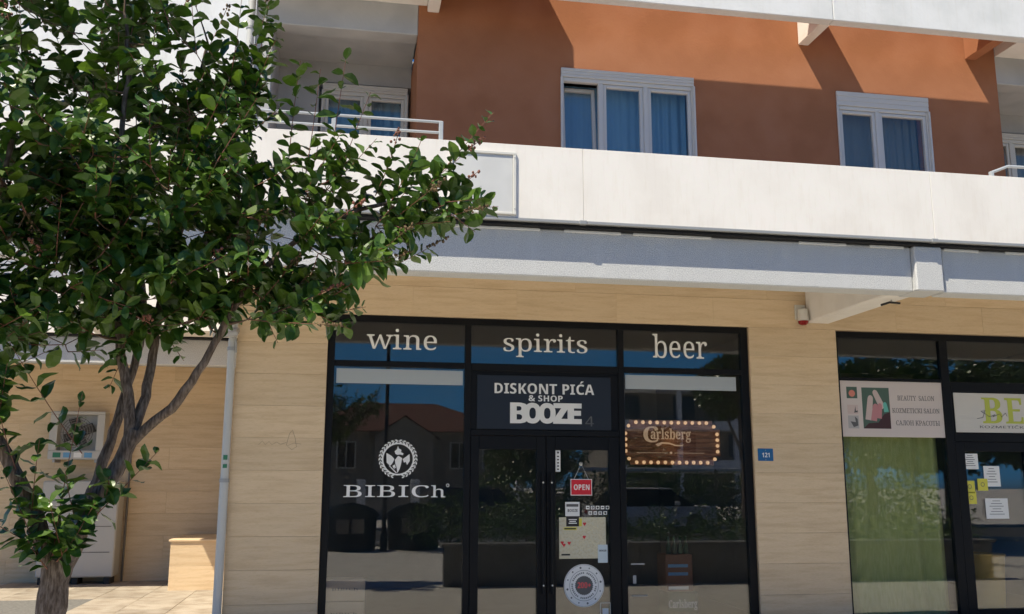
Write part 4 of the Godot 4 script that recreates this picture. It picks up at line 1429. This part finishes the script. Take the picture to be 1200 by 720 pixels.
	for p: Vector3 in att:
		var bi := 0
		var bd := 1e9
		for i in nodes.size():
			var q := nodes[i]
			var d := q.distance_squared_to(p) + maxf(0.0, q.y - p.y) * 0.25
			if d < bd:
				bd = d
				bi = i
		var a := nodes[bi]
		var dist := a.distance_to(p)
		var mid := a.lerp(p, 0.5) + Vector3(r.randf_range(-0.1, 0.1), -0.08, r.randf_range(-0.1, 0.1)) * dist
		var pts := []
		var rad0 := clampf(nrad[bi] * 0.7, 0.0025, 0.011)
		var rr := []
		var n := clampi(int(dist / 0.05), 2, 9)
		for i in n + 1:
			var u := float(i) / n
			pts.append(a.lerp(mid, u).lerp(mid.lerp(p, u), u))
			rr.append(lerpf(rad0, 0.0022, u))
			if i > 0:
				nodes.append(pts[-1])
				nrad.append(rr[-1])
		tube(wood, pts, rr, 5, false)
		tips.append([p, (p - mid).normalized(), rad0])
	part("branches", wood, M.twig, t).set_meta("kind", "stuff")
	# leafy shoots
	var shoots := mb()
	var heads := []
	var centre := Vector3(-0.85, 3.0, 6.2) - base
	for tp: Array in tips:
		var p: Vector3 = tp[0]
		var out := (p - centre)
		var d: Vector3 = (tp[1] * 0.6 + out.normalized() * 0.5 + Vector3(0, 0.55, 0) + Vector3(r.randfn(), r.randfn() * 0.6, r.randfn()) * 0.35).normalized()
		shoot(r, shoots, xfs, cols, p, d, r.randf_range(0.16, 0.34), int(r.randf_range(6, 10)), out.length() > 0.55)
		if r.randf() < 0.6:
			var d2 := (d + Vector3(r.randfn(), r.randfn() * 0.7, r.randfn()) * 0.8).normalized()
			shoot(r, shoots, xfs, cols, p, d2, r.randf_range(0.14, 0.28), int(r.randf_range(5, 9)), false)
		if out.y > 0.15 and out.x > 0.1 and r.randf() < 0.12:
			shoot(r, shoots, xfs, cols, p, (Vector3.UP + Vector3(r.randfn(), 0, r.randfn()) * 0.2).normalized(), r.randf_range(0.35, 0.5), 9, true)
	# sprouts seen from the ground: base shoots, hanging sprays and tall tips
	for e: Array in [
		[Vector3(-1.05, 1.42, 6.25), Vector3(-0.77, 1.72, 6.3), 9, false], [Vector3(-1.16, 1.30, 6.28), Vector3(-1.09, 1.92, 6.4), 10, false], [Vector3(-1.10, 1.72, 6.2), Vector3(-1.36, 2.12, 6.42), 9, false],
		[Vector3(-1.22, 1.34, 6.28), Vector3(-1.42, 1.48, 6.45), 8, false], [Vector3(-1.2, 1.28, 6.28), Vector3(-1.30, 1.62, 6.45), 9, false], [Vector3(-1.10, 1.33, 6.3), Vector3(-0.98, 1.52, 6.4), 8, false],
		[Vector3(-1.14, 1.28, 6.28), Vector3(-1.02, 1.40, 6.42), 8, false], [Vector3(-1.18, 1.25, 6.26), Vector3(-1.24, 1.38, 6.42), 8, false], [Vector3(-1.3, 1.6, 6.3), Vector3(-1.42, 1.95, 6.45), 9, false], [Vector3(-1.40, 1.76, 6.35), Vector3(-1.33, 2.05, 6.5), 9, false],
		[Vector3(-1.08, 1.40, 6.22), Vector3(-1.12, 1.62, 6.42), 8, false], [Vector3(-1.0, 1.5, 6.2), Vector3(-0.93, 1.62, 6.35), 7, false], [Vector3(-1.12, 1.3, 6.28), Vector3(-1.14, 1.52, 6.45), 8, false], [Vector3(-1.25, 1.42, 6.28), Vector3(-1.22, 1.75, 6.45), 9, false],
		[Vector3(-0.45, 2.46, 6.25), Vector3(-0.22, 2.26, 6.35), 8, false], [Vector3(-0.4, 2.4, 6.25), Vector3(-0.31, 2.20, 6.3), 7, false], [Vector3(-0.2, 2.5, 6.3), Vector3(-0.08, 2.36, 6.35), 6, false], [Vector3(-0.85, 2.3, 6.0), Vector3(-0.72, 2.12, 6.1), 8, false],
		[Vector3(0.30, 2.90, 6.3), Vector3(0.615, 3.30, 6.32), 13, true], [Vector3(0.30, 2.93, 6.3), Vector3(0.52, 3.12, 6.35), 9, true], [Vector3(0.2, 2.9, 6.3), Vector3(0.31, 3.14, 6.25), 8, true], [Vector3(0.1, 2.9, 6.3), Vector3(0.20, 3.13, 6.3), 8, true],
		[Vector3(-0.12, 2.95, 6.28), Vector3(-0.06, 3.55, 6.32), 9, true], [Vector3(-0.08, 2.95, 6.28), Vector3(0.05, 3.38, 6.32), 11, true], [Vector3(-0.22, 3.0, 6.25), Vector3(-0.16, 3.47, 6.3), 10, true], [Vector3(-0.3, 3.05, 6.25), Vector3(-0.28, 3.50, 6.3), 10, true],
		[Vector3(-0.55, 3.35, 6.15), Vector3(-0.42, 3.90, 6.2), 12, true], [Vector3(-0.62, 3.4, 6.1), Vector3(-0.52, 3.88, 6.2), 11, true], [Vector3(-0.95, 3.45, 6.15), Vector3(-0.92, 3.80, 6.3), 10, true]]:
		var a: Vector3 = e[0] - base
		var b: Vector3 = e[1] - base
		shoot(r, shoots, xfs, cols, a, (b - a).normalized(), a.distance_to(b), e[2], e[3])
	part("shoots", shoots, M.shoot, t).set_meta("kind", "stuff")
	# the leaves: the largest in view as parts of their own, the rest as one mass
	var meshes := [leaf_mesh(0), leaf_mesh(1), leaf_mesh(2), leaf_mesh(3), leaf_mesh(4)]
	var eye := Vector3(0, 1.6, 10.5) - base
	var order := range(xfs.size())
	var score := []
	for i in xfs.size():
		var b := xfs[i].basis
		var dd := (eye - xfs[i].origin)
		score.append(absf(b.y.normalized().dot(dd.normalized())) * b.x.length() / dd.length())
	order.sort_custom(func(a: int, b: int) -> bool: return score[a] > score[b])
	var groups := [[], [], [], [], []]
	for k in order.size():
		var i: int = order[k]
		if k < 290:
			var o := part("leaf", meshes[i % 5], M.leaf[clampi(int(cols[i].a * 4.0), 0, 3)], t)
			o.transform = xfs[i]
		else:
			groups[i % 5].append(i)
	for g in 5:
		var mm := MultiMesh.new()
		mm.transform_format = MultiMesh.TRANSFORM_3D
		mm.use_colors = true
		mm.mesh = meshes[g]
		mm.instance_count = groups[g].size()
		for k in groups[g].size():
			var i: int = groups[g][k]
			mm.set_instance_transform(k, xfs[i])
			mm.set_instance_color(k, Color(cols[i].r, cols[i].g, cols[i].b))
		var mi := MultiMeshInstance3D.new()
		mi.name = "crown"
		mi.multimesh = mm
		mi.material_override = M.leaf_mass
		t.add_child(mi, true)
		mi.set_meta("kind", "stuff")
	# seed heads
	for h: Array in seed_spots:
		var st := mb()
		var p: Vector3 = h[0]
		var d: Vector3 = h[1]
		tube(st, [p, p + d * 0.09], [0.0022, 0.0014], 5)
		for k in 14:
			var u := r.randf_range(0.05, 1.0)
			var q := p + d * 0.10 * u + Vector3(r.randf_range(-1, 1), r.randf_range(-0.3, 0.3), r.randf_range(-1, 1)).normalized() * lerpf(0.026, 0.006, u)
			var s := r.randf_range(0.0045, 0.0075)
			blob(st, q, Vector3(s, s * 1.2, s), 6, 4)
		part("seed_head", st, M.bud if r.randf() < 0.6 else M.shoot, t)

var seed_spots := []

func shoot(r: RandomNumberGenerator, st: SurfaceTool, xfs: Array[Transform3D], cols: Array[Color], p: Vector3, d: Vector3, length: float, pairs: int, sunny: bool) -> void:
	var bend := Vector3(r.randf_range(-0.25, 0.25), r.randf_range(0.0, 0.35), r.randf_range(-0.25, 0.25))
	var pts := []
	var rad := []
	for i in 6:
		var u := i / 5.0
		pts.append(p + d * length * u + bend * length * u * u * 0.3)
		rad.append(lerpf(0.0026, 0.0012, u))
	tube(st, pts, rad, 5, false)
	var ref := Vector3(r.randfn(), 0.2, r.randfn()).normalized()
	for i in pairs:
		var u := (i + 0.7) / (pairs + 0.2)
		var k := mini(int(u * 5.0), 4)
		var q: Vector3 = pts[k].lerp(pts[k + 1], u * 5.0 - k)
		var ax: Vector3 = (pts[k + 1] - pts[k]).normalized()
		var side := ax.cross(ref).normalized()
		side = side.rotated(ax, (i % 2) * PI / 2.0 + r.randf_range(-0.4, 0.4))
		for s: float in [-1.0, 1.0]:
			if r.randf() < 0.10:
				continue
			var sz := r.randf_range(0.054, 0.128) * (1.0 - 0.45 * pow(u, 3.0))
			var dir := (side * s + ax * r.randf_range(0.15, 0.75) + Vector3(0, r.randf_range(-0.25, 0.2), 0)).normalized()
			var up := (Vector3.UP + ax * 0.4 + Vector3(r.randfn(), r.randfn(), r.randfn()) * 0.28).normalized()
			xfs.append(Transform3D(leaf_basis(dir, up, r.randf_range(-0.45, 0.45), sz), q))
			var tone := pow(r.randf(), 2.4) * 0.99
			var c := Color(0.046, 0.100, 0.013).lerp(Color(0.095, 0.155, 0.018), tone)
			cols.append(Color(c.r, c.g, c.b, tone))
	if sunny and r.randf() < 0.34:
		seed_spots.append([pts[5], (pts[5] - pts[4]).normalized()])

func leaf_cloud(called: String, parent: Node, lobes: Array, n: int, size: float, cols: Array, seed_: int) -> void:
	var r := RandomNumberGenerator.new()
	r.seed = seed_
	var mm := MultiMesh.new()
	mm.transform_format = MultiMesh.TRANSFORM_3D
	mm.use_colors = true
	mm.mesh = leaf_mesh(seed_ % 3)
	mm.instance_count = n
	for i in n:
		var l: Array = lobes[r.randi() % lobes.size()]
		var d := Vector3(r.randfn(), r.randfn(), r.randfn()).normalized()
		var p: Vector3 = l[0] + d * l[1] * pow(r.randf(), 0.28)
		var dir := (d + Vector3(r.randfn(), r.randfn(), r.randfn()) * 0.6).normalized()
		mm.set_instance_transform(i, Transform3D(leaf_basis(dir, (Vector3.UP + Vector3(r.randfn(), r.randfn(), r.randfn()) * 0.4).normalized(), 0.0, size * r.randf_range(0.7, 1.3)), p))
		var c: Color = cols[0].lerp(cols[1], r.randf())
		mm.set_instance_color(i, c)
	var mi := MultiMeshInstance3D.new()
	mi.name = called
	mi.multimesh = mm
	mi.material_override = M.leaf_mass
	parent.add_child(mi, true)
	mi.set_meta("kind", "stuff")

# ---------------------------------------------------------------- across the street (seen in the glass)
func build_opposite() -> void:
	var st: SurfaceTool
	var r := RandomNumberGenerator.new()
	r.seed = 99
	var pw := thing("planter_wall", "low grey planter wall facing the shop, mirrored in its doors", "wall", Vector3(6.2, 0, 4.6))
	for k in 6:
		box_part("wall_block", Vector3(-4.6 + k * 1.6 + 0.004, 0.0, -0.12), Vector3(-3.0 + k * 1.6 - 0.004, 0.60, 0.12), M.wall_dark, pw, 0.008)
	box_part("coping", Vector3(-4.65, 0.601, -0.16), Vector3(5.05, 0.66, 0.16), M.wall_dark, pw, 0.01)
	var gcol := [Color(0.03, 0.07, 0.012), Color(0.10, 0.17, 0.02)]
	var hedge_spots := [[4.9, 6.6, 0.42], [5.9, 6.8, 0.5], [6.9, 6.7, 0.45], [7.9, 6.9, 0.55], [9.0, 7.0, 0.55], [10.1, 7.1, 0.6], [11.2, 7.2, 0.6], [12.4, 7.3, 0.65]]
	for k in hedge_spots.size():
		var e: Array = hedge_spots[k]
		var sh := thing("shrub", ["smallest rounded green shrub at the shop end of the planter bed", "rounded green shrub next to the smallest one behind the planter wall", "green shrub in the middle of the row behind the planter wall", "wide green shrub fourth from the shop end of the planter bed", "wide green shrub fifth from the shop end of the planter bed", "broad green shrub sixth from the shop end of the planter bed", "broad green shrub next to the last one of the planter bed", "broadest green shrub at the far end of the planter bed"][k], "shrub", Vector3(e[0], 0, e[1]), 0.0, "shrubs behind the planter wall")
		st = mb()
		tube(st, [Vector3(0, 0, 0), Vector3(0.03, 0.7, 0)], [0.03, 0.015], 7)
		part("stem", st, M.twig, sh)
		leaf_cloud("foliage", sh, [[Vector3(0, 0.75, 0), Vector3(e[2], 0.45, e[2])], [Vector3(0.2, 0.55, 0.1), Vector3(0.35, 0.4, 0.35)], [Vector3(-0.22, 0.6, -0.05), Vector3(0.35, 0.35, 0.35)]], 900, 0.08, gcol, 200 + k)
	for e: Array in [[2.6, 15.6, "broad green shrub at the kerb across from the shop door", 0.95], [4.6, 16.2, "large dark shrub at the kerb beside the broad green shrub", 1.0]]:
		var sh := thing("shrub", e[2], "shrub", Vector3(e[0], 0, e[1] - 3.0))
		st = mb()
		tube(st, [Vector3(0, 0, 0), Vector3(0.03, 1.0, 0)], [0.04, 0.02], 7)
		part("stem", st, M.twig, sh)
		leaf_cloud("foliage", sh, [[Vector3(0, 0.8, 0), Vector3(e[3], 0.6, 0.7)], [Vector3(0.5, 0.6, 0.1), Vector3(0.7, 0.5, 0.6)], [Vector3(-0.5, 0.6, -0.05), Vector3(0.6, 0.5, 0.6)]], 1400, 0.09, gcol, 220 + int(e[0]))
	# trees
	for e: Array in [[11.3, 15.0, 4.6, 1.5, "tall dark green street tree mirrored in the beer pane"], [14.0, 13.0, 3.5, 2.6, "broad dark street tree mirrored beside the salon curtain"], [17.0, 14.0, 3.7, 2.8, "broad dark street tree mirrored in the salon curtain"], [20.5, 15.0, 3.8, 2.8, "broad dark street tree mirrored in the salon door"], [7.4, 26.0, 3.0, 2.0, "full green tree behind the parked car"], [-4.0, 34.0, 3.6, 1.8, "round dark tree beside the red roofed house"], [9.5, 33.0, 3.4, 1.7, "low dark tree right of the red roofed house"], [13.5, 30.0, 3.0, 1.6, "spreading green tree before the far apartment block"]]:
		var tr := thing("street_tree", e[4], "tree", Vector3(e[0], 0, e[1]))
		st = mb()
		tube(st, [Vector3(0, 0, 0), Vector3(0.05, e[2] * 0.4, 0.03), Vector3(-0.05, e[2] * 0.75, 0), Vector3(0, e[2], 0)], [0.16, 0.12, 0.08, 0.03], 9)
		tube(st, [Vector3(0.02, e[2] * 0.55, 0), Vector3(e[3] * 0.5, e[2] * 0.85, 0.2)], [0.06, 0.02], 7)
		tube(st, [Vector3(0.02, e[2] * 0.5, 0), Vector3(-e[3] * 0.5, e[2] * 0.85, -0.2)], [0.06, 0.02], 7)
		part("trunk", st, M.bark, tr)
		var lob := []
		for k in 9:
			lob.append([Vector3(r.randf_range(-0.6, 0.6) * e[3], e[2] + r.randf_range(-0.35, 0.4) * e[3], r.randf_range(-0.6, 0.6) * e[3]), Vector3(1, 0.8, 1) * e[3] * r.randf_range(0.35, 0.55)])
		leaf_cloud("crown", tr, lob, 4500 if e[3] < 2.4 else 8000, 0.2, [Color(0.025, 0.055, 0.012), Color(0.075, 0.13, 0.02)], 240 + int(e[1]))
	for k in 3:
		var hx := 8.0 + k * 6.0
		var hg := thing("boundary_hedge", ["long clipped hedge section behind the full green tree", "long clipped hedge section between the other two across the road", "long clipped hedge section farthest along the road"][k], "hedge", Vector3(hx, 0, 24.0), 0.0, "clipped hedge across the road")
		for q in 4:
			st = mb()
			tube(st, [Vector3(-2.2 + q * 1.45, 0, 0), Vector3(-2.1 + q * 1.45, 1.5, 0)], [0.05, 0.02], 7)
			part("stem", st, M.twig, hg)
		var lb := []
		for q in 9:
			lb.append([Vector3(-2.7 + q * 0.68, 1.0, 0), Vector3(0.62, 1.05, 0.6)])
		leaf_cloud("foliage", hg, lb, 3600, 0.15, gcol, 300 + k)
	# lamp post
	var lp := thing("lamp_post", "slim dark street lamp post mirrored in the winery logo pane", "lamp post", Vector3(1.0, 0, 12.6))
	st = mb()
	tube(st, [Vector3(0, 0, 0), Vector3(0, 0.4, 0), Vector3(0, 0.42, 0), Vector3(0, 7.0, 0)], [0.09, 0.09, 0.055, 0.04], 12)
	part("pole", st, M.print_black, lp)
	st = mb()
	tube(st, [Vector3(0, 6.95, 0), Vector3(0, 7.3, 0.3), Vector3(0, 7.35, 1.1)], [0.03, 0.03, 0.025], 8)
	part("arm", st, M.print_black, lp)
	st = mb()
	bx(st, Vector3(-0.1, 7.28, 0.9), Vector3(0.1, 7.38, 1.5), 0.03)
	part("lamp_head", st, M.print_black, lp)
	# domed waste containers
	for e: Array in [[0.2, 13.0, "dark domed waste container with grey front flaps, left of its twin"], [1.75, 13.3, "dark domed waste container with grey front flaps, right of its twin"]]:
		var wb := thing("waste_container", e[2], "container", Vector3(e[0], 0, e[1]), 0.0, "domed waste containers across from the shop")
		st = mb()
		tube(st, [Vector3(0, 0, 0), Vector3(0, 0.80, 0)], [0.62, 0.64], 28)
		part("container_body", st, M.print_black, wb)
		st = mb()
		tube(st, [Vector3(0, 0.801, 0), Vector3(0, 0.86, 0), Vector3(0, 0.97, 0), Vector3(0, 1.07, 0), Vector3(0, 1.12, 0)], [0.70, 0.69, 0.56, 0.32, 0.06], 28)
		part("dome_lid", st, M.dome, wb)
		for k in 2:
			box_part("flap", Vector3(-0.33 + k * 0.36, 0.42, -0.67), Vector3(-0.03 + k * 0.36, 0.76, -0.60), M.ac_grille, wb, 0.01)
	build_car("dark blue hatchback parked along the far kerb before the red roofed house", Vector3(4.4, 0, 20.3), 0.0, M.car_paint)
	build_car("white hatchback parked along the far kerb before the clipped hedge", Vector3(10.2, 0, 20.4), 0.0, M.car_white)
	build_car("silver hatchback parked at an angle near the waste containers", Vector3(-2.6, 0, 17.0), 0.35, M.car_silver)
	# house with red hipped roof
	var hs := thing("red_roof_house", "low house with red hipped roof and small gable mirrored in the shop glass", "house", Vector3(3.0, 0, 42.0))
	st = mb()
	bx(st, Vector3(-5.6, 0, -3.5), Vector3(5.6, 4.2, 4.5))
	part("wall", st, M.house_wall, hs)
	st = mb()
	var ev := 4.21
	var rg := 6.0
	var A := Vector3(-6.2, ev, -4.1)
	var B := Vector3(6.2, ev, -4.1)
	var Cc := Vector3(6.2, ev, 5.1)
	var D := Vector3(-6.2, ev, 5.1)
	var R0 := Vector3(-2.0, rg, 0.5)
	var R1 := Vector3(2.0, rg, 0.5)
	quad(st, A, B, R1, R0, Vector3(0, 0.93, -0.36))
	quad(st, D, Cc, R1, R0, Vector3(0, 0.93, 0.36))
	tri(st, A, D, R0, Vector3(-0.4, 0.92, 0))
	tri(st, B, Cc, R1, Vector3(0.4, 0.92, 0))
	quad(st, A, B, Cc, D, Vector3.DOWN)
	var rf := part("roof", st, M.roof_red, hs)
	for x: float in [-4.6, 4.2]:
		st = mb()
		bx(st, Vector3(x - 0.28, 4.4, -1.3), Vector3(x + 0.28, 5.75, -0.8), 0.02)
		bx(st, Vector3(x - 0.2, 5.751, -1.25), Vector3(x + 0.2, 5.95, -0.85), 0.02)
		part("chimney", st, M.wall_dark, rf)
	st = mb()
	tri(st, Vector3(-1.6, 3.9, -4.6), Vector3(1.6, 3.9, -4.6), Vector3(0, 4.9, -4.6), Vector3.FORWARD)
	bx(st, Vector3(-1.5, 0, -4.59), Vector3(1.5, 3.9, -3.501))
	part("porch", st, M.house_wall, hs)
	st = mb()
	quad(st, Vector3(-1.8, 3.8, -4.8), Vector3(0, 4.98, -4.8), Vector3(0, 4.98, -2.6), Vector3(-1.8, 3.8, -2.6), Vector3(-0.55, 0.83, 0))
	quad(st, Vector3(1.8, 3.8, -4.8), Vector3(0, 4.98, -4.8), Vector3(0, 4.98, -2.6), Vector3(1.8, 3.8, -2.6), Vector3(0.55, 0.83, 0))
	part("porch_roof", st, M.roof_red, hs)
	for x: float in [-4.4, -2.9, 2.9, 4.6]:
		var wf := box_part("window", Vector3(x - 0.5, 2.3, -3.56), Vector3(x + 0.5, 3.7, -3.5005), M.pvc, hs)
		box_part("window_pane", Vector3(x - 0.42, 2.38, -3.58), Vector3(x - 0.03, 3.62, -3.561), M.car_glass, wf)
		box_part("window_pane", Vector3(x + 0.03, 2.38, -3.58), Vector3(x + 0.42, 3.62, -3.561), M.car_glass, wf)
	var gw := thing("garden_wall", "pale garden wall with square pillars before the red roofed house", "wall", Vector3(3.0, 0, 32.5))
	for q in 7:
		box_part("pillar", Vector3(-7.2 + q * 2.4, 0, -0.2), Vector3(-6.8 + q * 2.4, 1.75, 0.2), M.fascia, gw, 0.02)
		if q < 6:
			box_part("wall_panel", Vector3(-6.79 + q * 2.4, 0, -0.1), Vector3(-4.81 + q * 2.4, 1.15, 0.1), M.house_wall, gw, 0.01)
	# far apartment block
	var ab := thing("far_apartment_block", "pale apartment block with deep balconies mirrored in the beer pane", "building", Vector3(29.0, 0, 64.0))
	box_part("wall", Vector3(-8, 0, -2.5), Vector3(10, 9.3, 8), M.house_wall, ab)
	for k in 3:
		var y0 := 0.4 + k * 3.0
		box_part("balcony_slab", Vector3(-8.4, y0 + 2.3, -5.0), Vector3(10, y0 + 2.55, -2.501), M.fascia, ab)
		box_part("balcony_rail", Vector3(-8.4, y0 + 2.551, -5.0), Vector3(10, y0 + 3.0, -4.9), M.fascia, ab)
		for x: float in [-8.2, -3.6, 1.0, 5.6]:
			box_part("pillar", Vector3(x, y0 - 0.4 + 0.02, -4.9), Vector3(x + 0.35, y0 + 2.299, -4.55), M.fascia, ab)
		for x: float in [-6.8, -2.2, 2.4, 7.0]:
			box_part("window", Vector3(x - 0.9, y0 + 0.3, -2.56), Vector3(x + 0.9, y0 + 2.1, -2.5015), M.car_glass, ab)
	box_part("roof", Vector3(-9.0, 9.301, -5.2), Vector3(10.5, 9.6, 8.5), M.wall_dark, ab)
	# white car port roof
	var cp := thing("carport", "low pale carport roof on thin posts behind the shrubs", "carport", Vector3(12.0, 0, 26.5))
	box_part("roof_sheet", Vector3(-3.5, 2.05, -2.0), Vector3(5.0, 2.2, 2.0), M.fascia, cp, 0.02)
	for x: float in [-3.3, 0.8, 4.8]:
		box_part("post", Vector3(x - 0.05, 0.0, -1.9), Vector3(x + 0.05, 2.049, -1.8), M.flashing, cp)

func build_car(label: String, at: Vector3, turn: float, paint: Material) -> void:
	var st: SurfaceTool
	var car := thing("parked_car", label, "car", at, turn, "cars parked along the street")
	st = mb()
	prism_x(st, PackedVector2Array([Vector2(-0.86, 0.22), Vector2(0.86, 0.22), Vector2(0.89, 0.5), Vector2(0.84, 0.86), Vector2(-0.84, 0.86), Vector2(-0.89, 0.5)]), -2.05, 2.05)
	part("body", st, paint, car)
	st = mb()
	var roofp := [[-1.75, 0.861, -1.0, 1.42], [1.15, 0.861, 0.45, 1.42]]
	quad(st, Vector3(-1.75, 0.861, -0.80), Vector3(-1.2, 1.42, -0.62), Vector3(-1.2, 1.42, 0.62), Vector3(-1.75, 0.861, 0.80), Vector3(-0.7, 0.7, 0).normalized())
	quad(st, Vector3(1.35, 0.861, -0.80), Vector3(0.55, 1.42, -0.62), Vector3(0.55, 1.42, 0.62), Vector3(1.35, 0.861, 0.80), Vector3(0.6, 0.8, 0).normalized())
	for s: float in [-1.0, 1.0]:
		quad(st, Vector3(-1.75, 0.861, 0.80 * s), Vector3(1.35, 0.861, 0.80 * s), Vector3(0.55, 1.42, 0.62 * s), Vector3(-1.2, 1.42, 0.62 * s), Vector3(0, 0.3, s).normalized())
	part("greenhouse", st, M.car_glass, car)
	st = mb()
	bx(st, Vector3(-1.22, 1.421, -0.63), Vector3(0.57, 1.46, 0.63), 0.015)
	part("roof", st, paint, car)
	for q: Vector2 in [Vector2(-1.3, -0.80), Vector2(1.3, -0.80), Vector2(-1.3, 0.80), Vector2(1.3, 0.80)]:
		st = mb()
		tube(st, [Vector3(q.x, 0.31, q.y - 0.1), Vector3(q.x, 0.31, q.y + 0.1)], [0.31, 0.31], 20)
		var wh := part("wheel", st, M.print_black, car)
		st = mb()
		tube(st, [Vector3(q.x, 0.31, q.y - 0.105), Vector3(q.x, 0.31, q.y + 0.105)], [0.19, 0.19], 16)
		part("rim", st, M.flashing, wh)
	for q: float in [-0.55, 0.55]:
		st = mb()
		bx(st, Vector3(2.02, 0.55, q - 0.2), Vector3(2.07, 0.70, q + 0.2), 0.015)
		part("headlight", st, M.print_white, car)
		st = mb()
		bx(st, Vector3(-2.07, 0.58, q - 0.16), Vector3(-2.02, 0.74, q + 0.16), 0.015)
		part("tail_light", st, M.red_dark, car)
	for s: float in [-1.0, 1.0]:
		st = mb()
		bx(st, Vector3(0.62, 0.90, 0.86 * s - 0.06), Vector3(0.78, 1.02, 0.86 * s + 0.06), 0.02)
		part("mirror", st, paint, car)

func more_materials() -> void:
	M.pencil = flat(Color(0.36, 0.27, 0.19), 0.9)
	M.pipe = flat(Color(0.50, 0.50, 0.475), 0.45)
	M.green_sticker = flat(Color(0.03, 0.17, 0.09), 0.5)
	M.red_dark = flat(Color(0.28, 0.012, 0.012), 0.25)
	M.ac_white = flat(Color(0.47, 0.455, 0.42), 0.5)
	M.ac_dark = flat(Color(0.03, 0.028, 0.025), 0.6)
	M.ac_grille = flat(Color(0.14, 0.13, 0.12), 0.5)
	M.wall_dark = tri_mat(ntex(noise(101, 0.02, 4), [Color(0.15, 0.145, 0.135), Color(0.21, 0.20, 0.19)], [0.3, 0.7]), Vector3(0.4, 0.4, 0.4), 0.9)
	M.dome = flat(Color(0.02, 0.028, 0.032), 0.3)
	M.car_paint = flat(Color(0.012, 0.02, 0.045), 0.25)
	M.car_paint.clearcoat_enabled = true
	M.car_paint.clearcoat = 1.0
	M.car_paint.clearcoat_roughness = 0.03
	M.car_white = flat(Color(0.72, 0.72, 0.71), 0.25)
	M.car_silver = flat(Color(0.42, 0.43, 0.44), 0.28, 0.5)
	M.car_glass = flat(Color(0.012, 0.014, 0.016), 0.08)
	M.house_wall = tri_mat(ntex(noise(102, 0.01, 4), [Color(0.24, 0.215, 0.18), Color(0.30, 0.27, 0.225)], [0.3, 0.7]), Vector3(0.2, 0.2, 0.2), 0.9)
	M.roof_red = tri_mat(ntex(noise(103, 0.03, 4), [Color(0.085, 0.036, 0.028), Color(0.145, 0.058, 0.042)], [0.3, 0.7]), Vector3(0.5, 0.5, 0.5), 0.9)

func _ready() -> void:
	rng.seed = 12345
	# ---- camera
	var cam := Camera3D.new()
	cam.name = "camera"
	cam.position = Vector3(0, 1.6, 10.5)
	cam.rotation_degrees = Vector3(10.64, -10.009, 0.155)
	cam.fov = 36.25
	cam.near = 0.05
	cam.far = 900.0
	cam.current = true
	add_child(cam)
	# ---- sky, exposure
	var sky_mat := ProceduralSkyMaterial.new()
	sky_mat.sky_top_color = Color(0.08, 0.27, 0.62)
	sky_mat.sky_horizon_color = Color(0.37, 0.72, 0.97)
	sky_mat.sky_curve = 0.28
	sky_mat.ground_horizon_color = Color(0.46, 0.58, 0.68)
	sky_mat.ground_bottom_color = Color(0.30, 0.28, 0.25)
	sky_mat.sun_angle_max = 1.0
	var sky := Sky.new()
	sky.sky_material = sky_mat
	var env := Environment.new()
	env.background_mode = Environment.BG_SKY
	env.sky = sky
	env.background_energy_multiplier = 0.62
	env.tonemap_mode = Environment.TONE_MAPPER_LINEAR
	env.tonemap_exposure = 1.7
	env.sdfgi_enabled = true
	env.ssao_enabled = true
	env.ssil_enabled = true
	var we := WorldEnvironment.new()
	we.name = "world_environment"
	we.environment = env
	add_child(we)
	# ---- sun: high, behind the camera's left shoulder
	var sun := DirectionalLight3D.new()
	sun.name = "sun"
	sun.light_color = Color(1.0, 0.965, 0.885)
	sun.light_energy = 1.28
	sun.light_angular_distance = 0.5
	sun.shadow_enabled = true
	add_child(sun)
	sun.look_at_from_position(Vector3(-1.21, 2.4, 1.0) * 40.0, Vector3.ZERO)
	serif = SystemFont.new()
	serif.font_names = PackedStringArray(["Droid Serif"])
	serif_bold = SystemFont.new()
	serif_bold.font_names = PackedStringArray(["Droid Serif"])
	serif_bold.font_weight = 700
	sans = SystemFont.new()
	sans.font_names = PackedStringArray(["Droid Sans"])
	sans_bold = SystemFont.new()
	sans_bold.font_names = PackedStringArray(["Droid Sans"])
	sans_bold.font_weight = 700
	make_materials()
	sign_materials()
	more_materials()
	build_ground()
	build_building()
	build_shopfront()
	build_salon()
	build_fixtures()
	build_signs()
	build_opposite()
	build_tree()
	print("leaves and parts built")
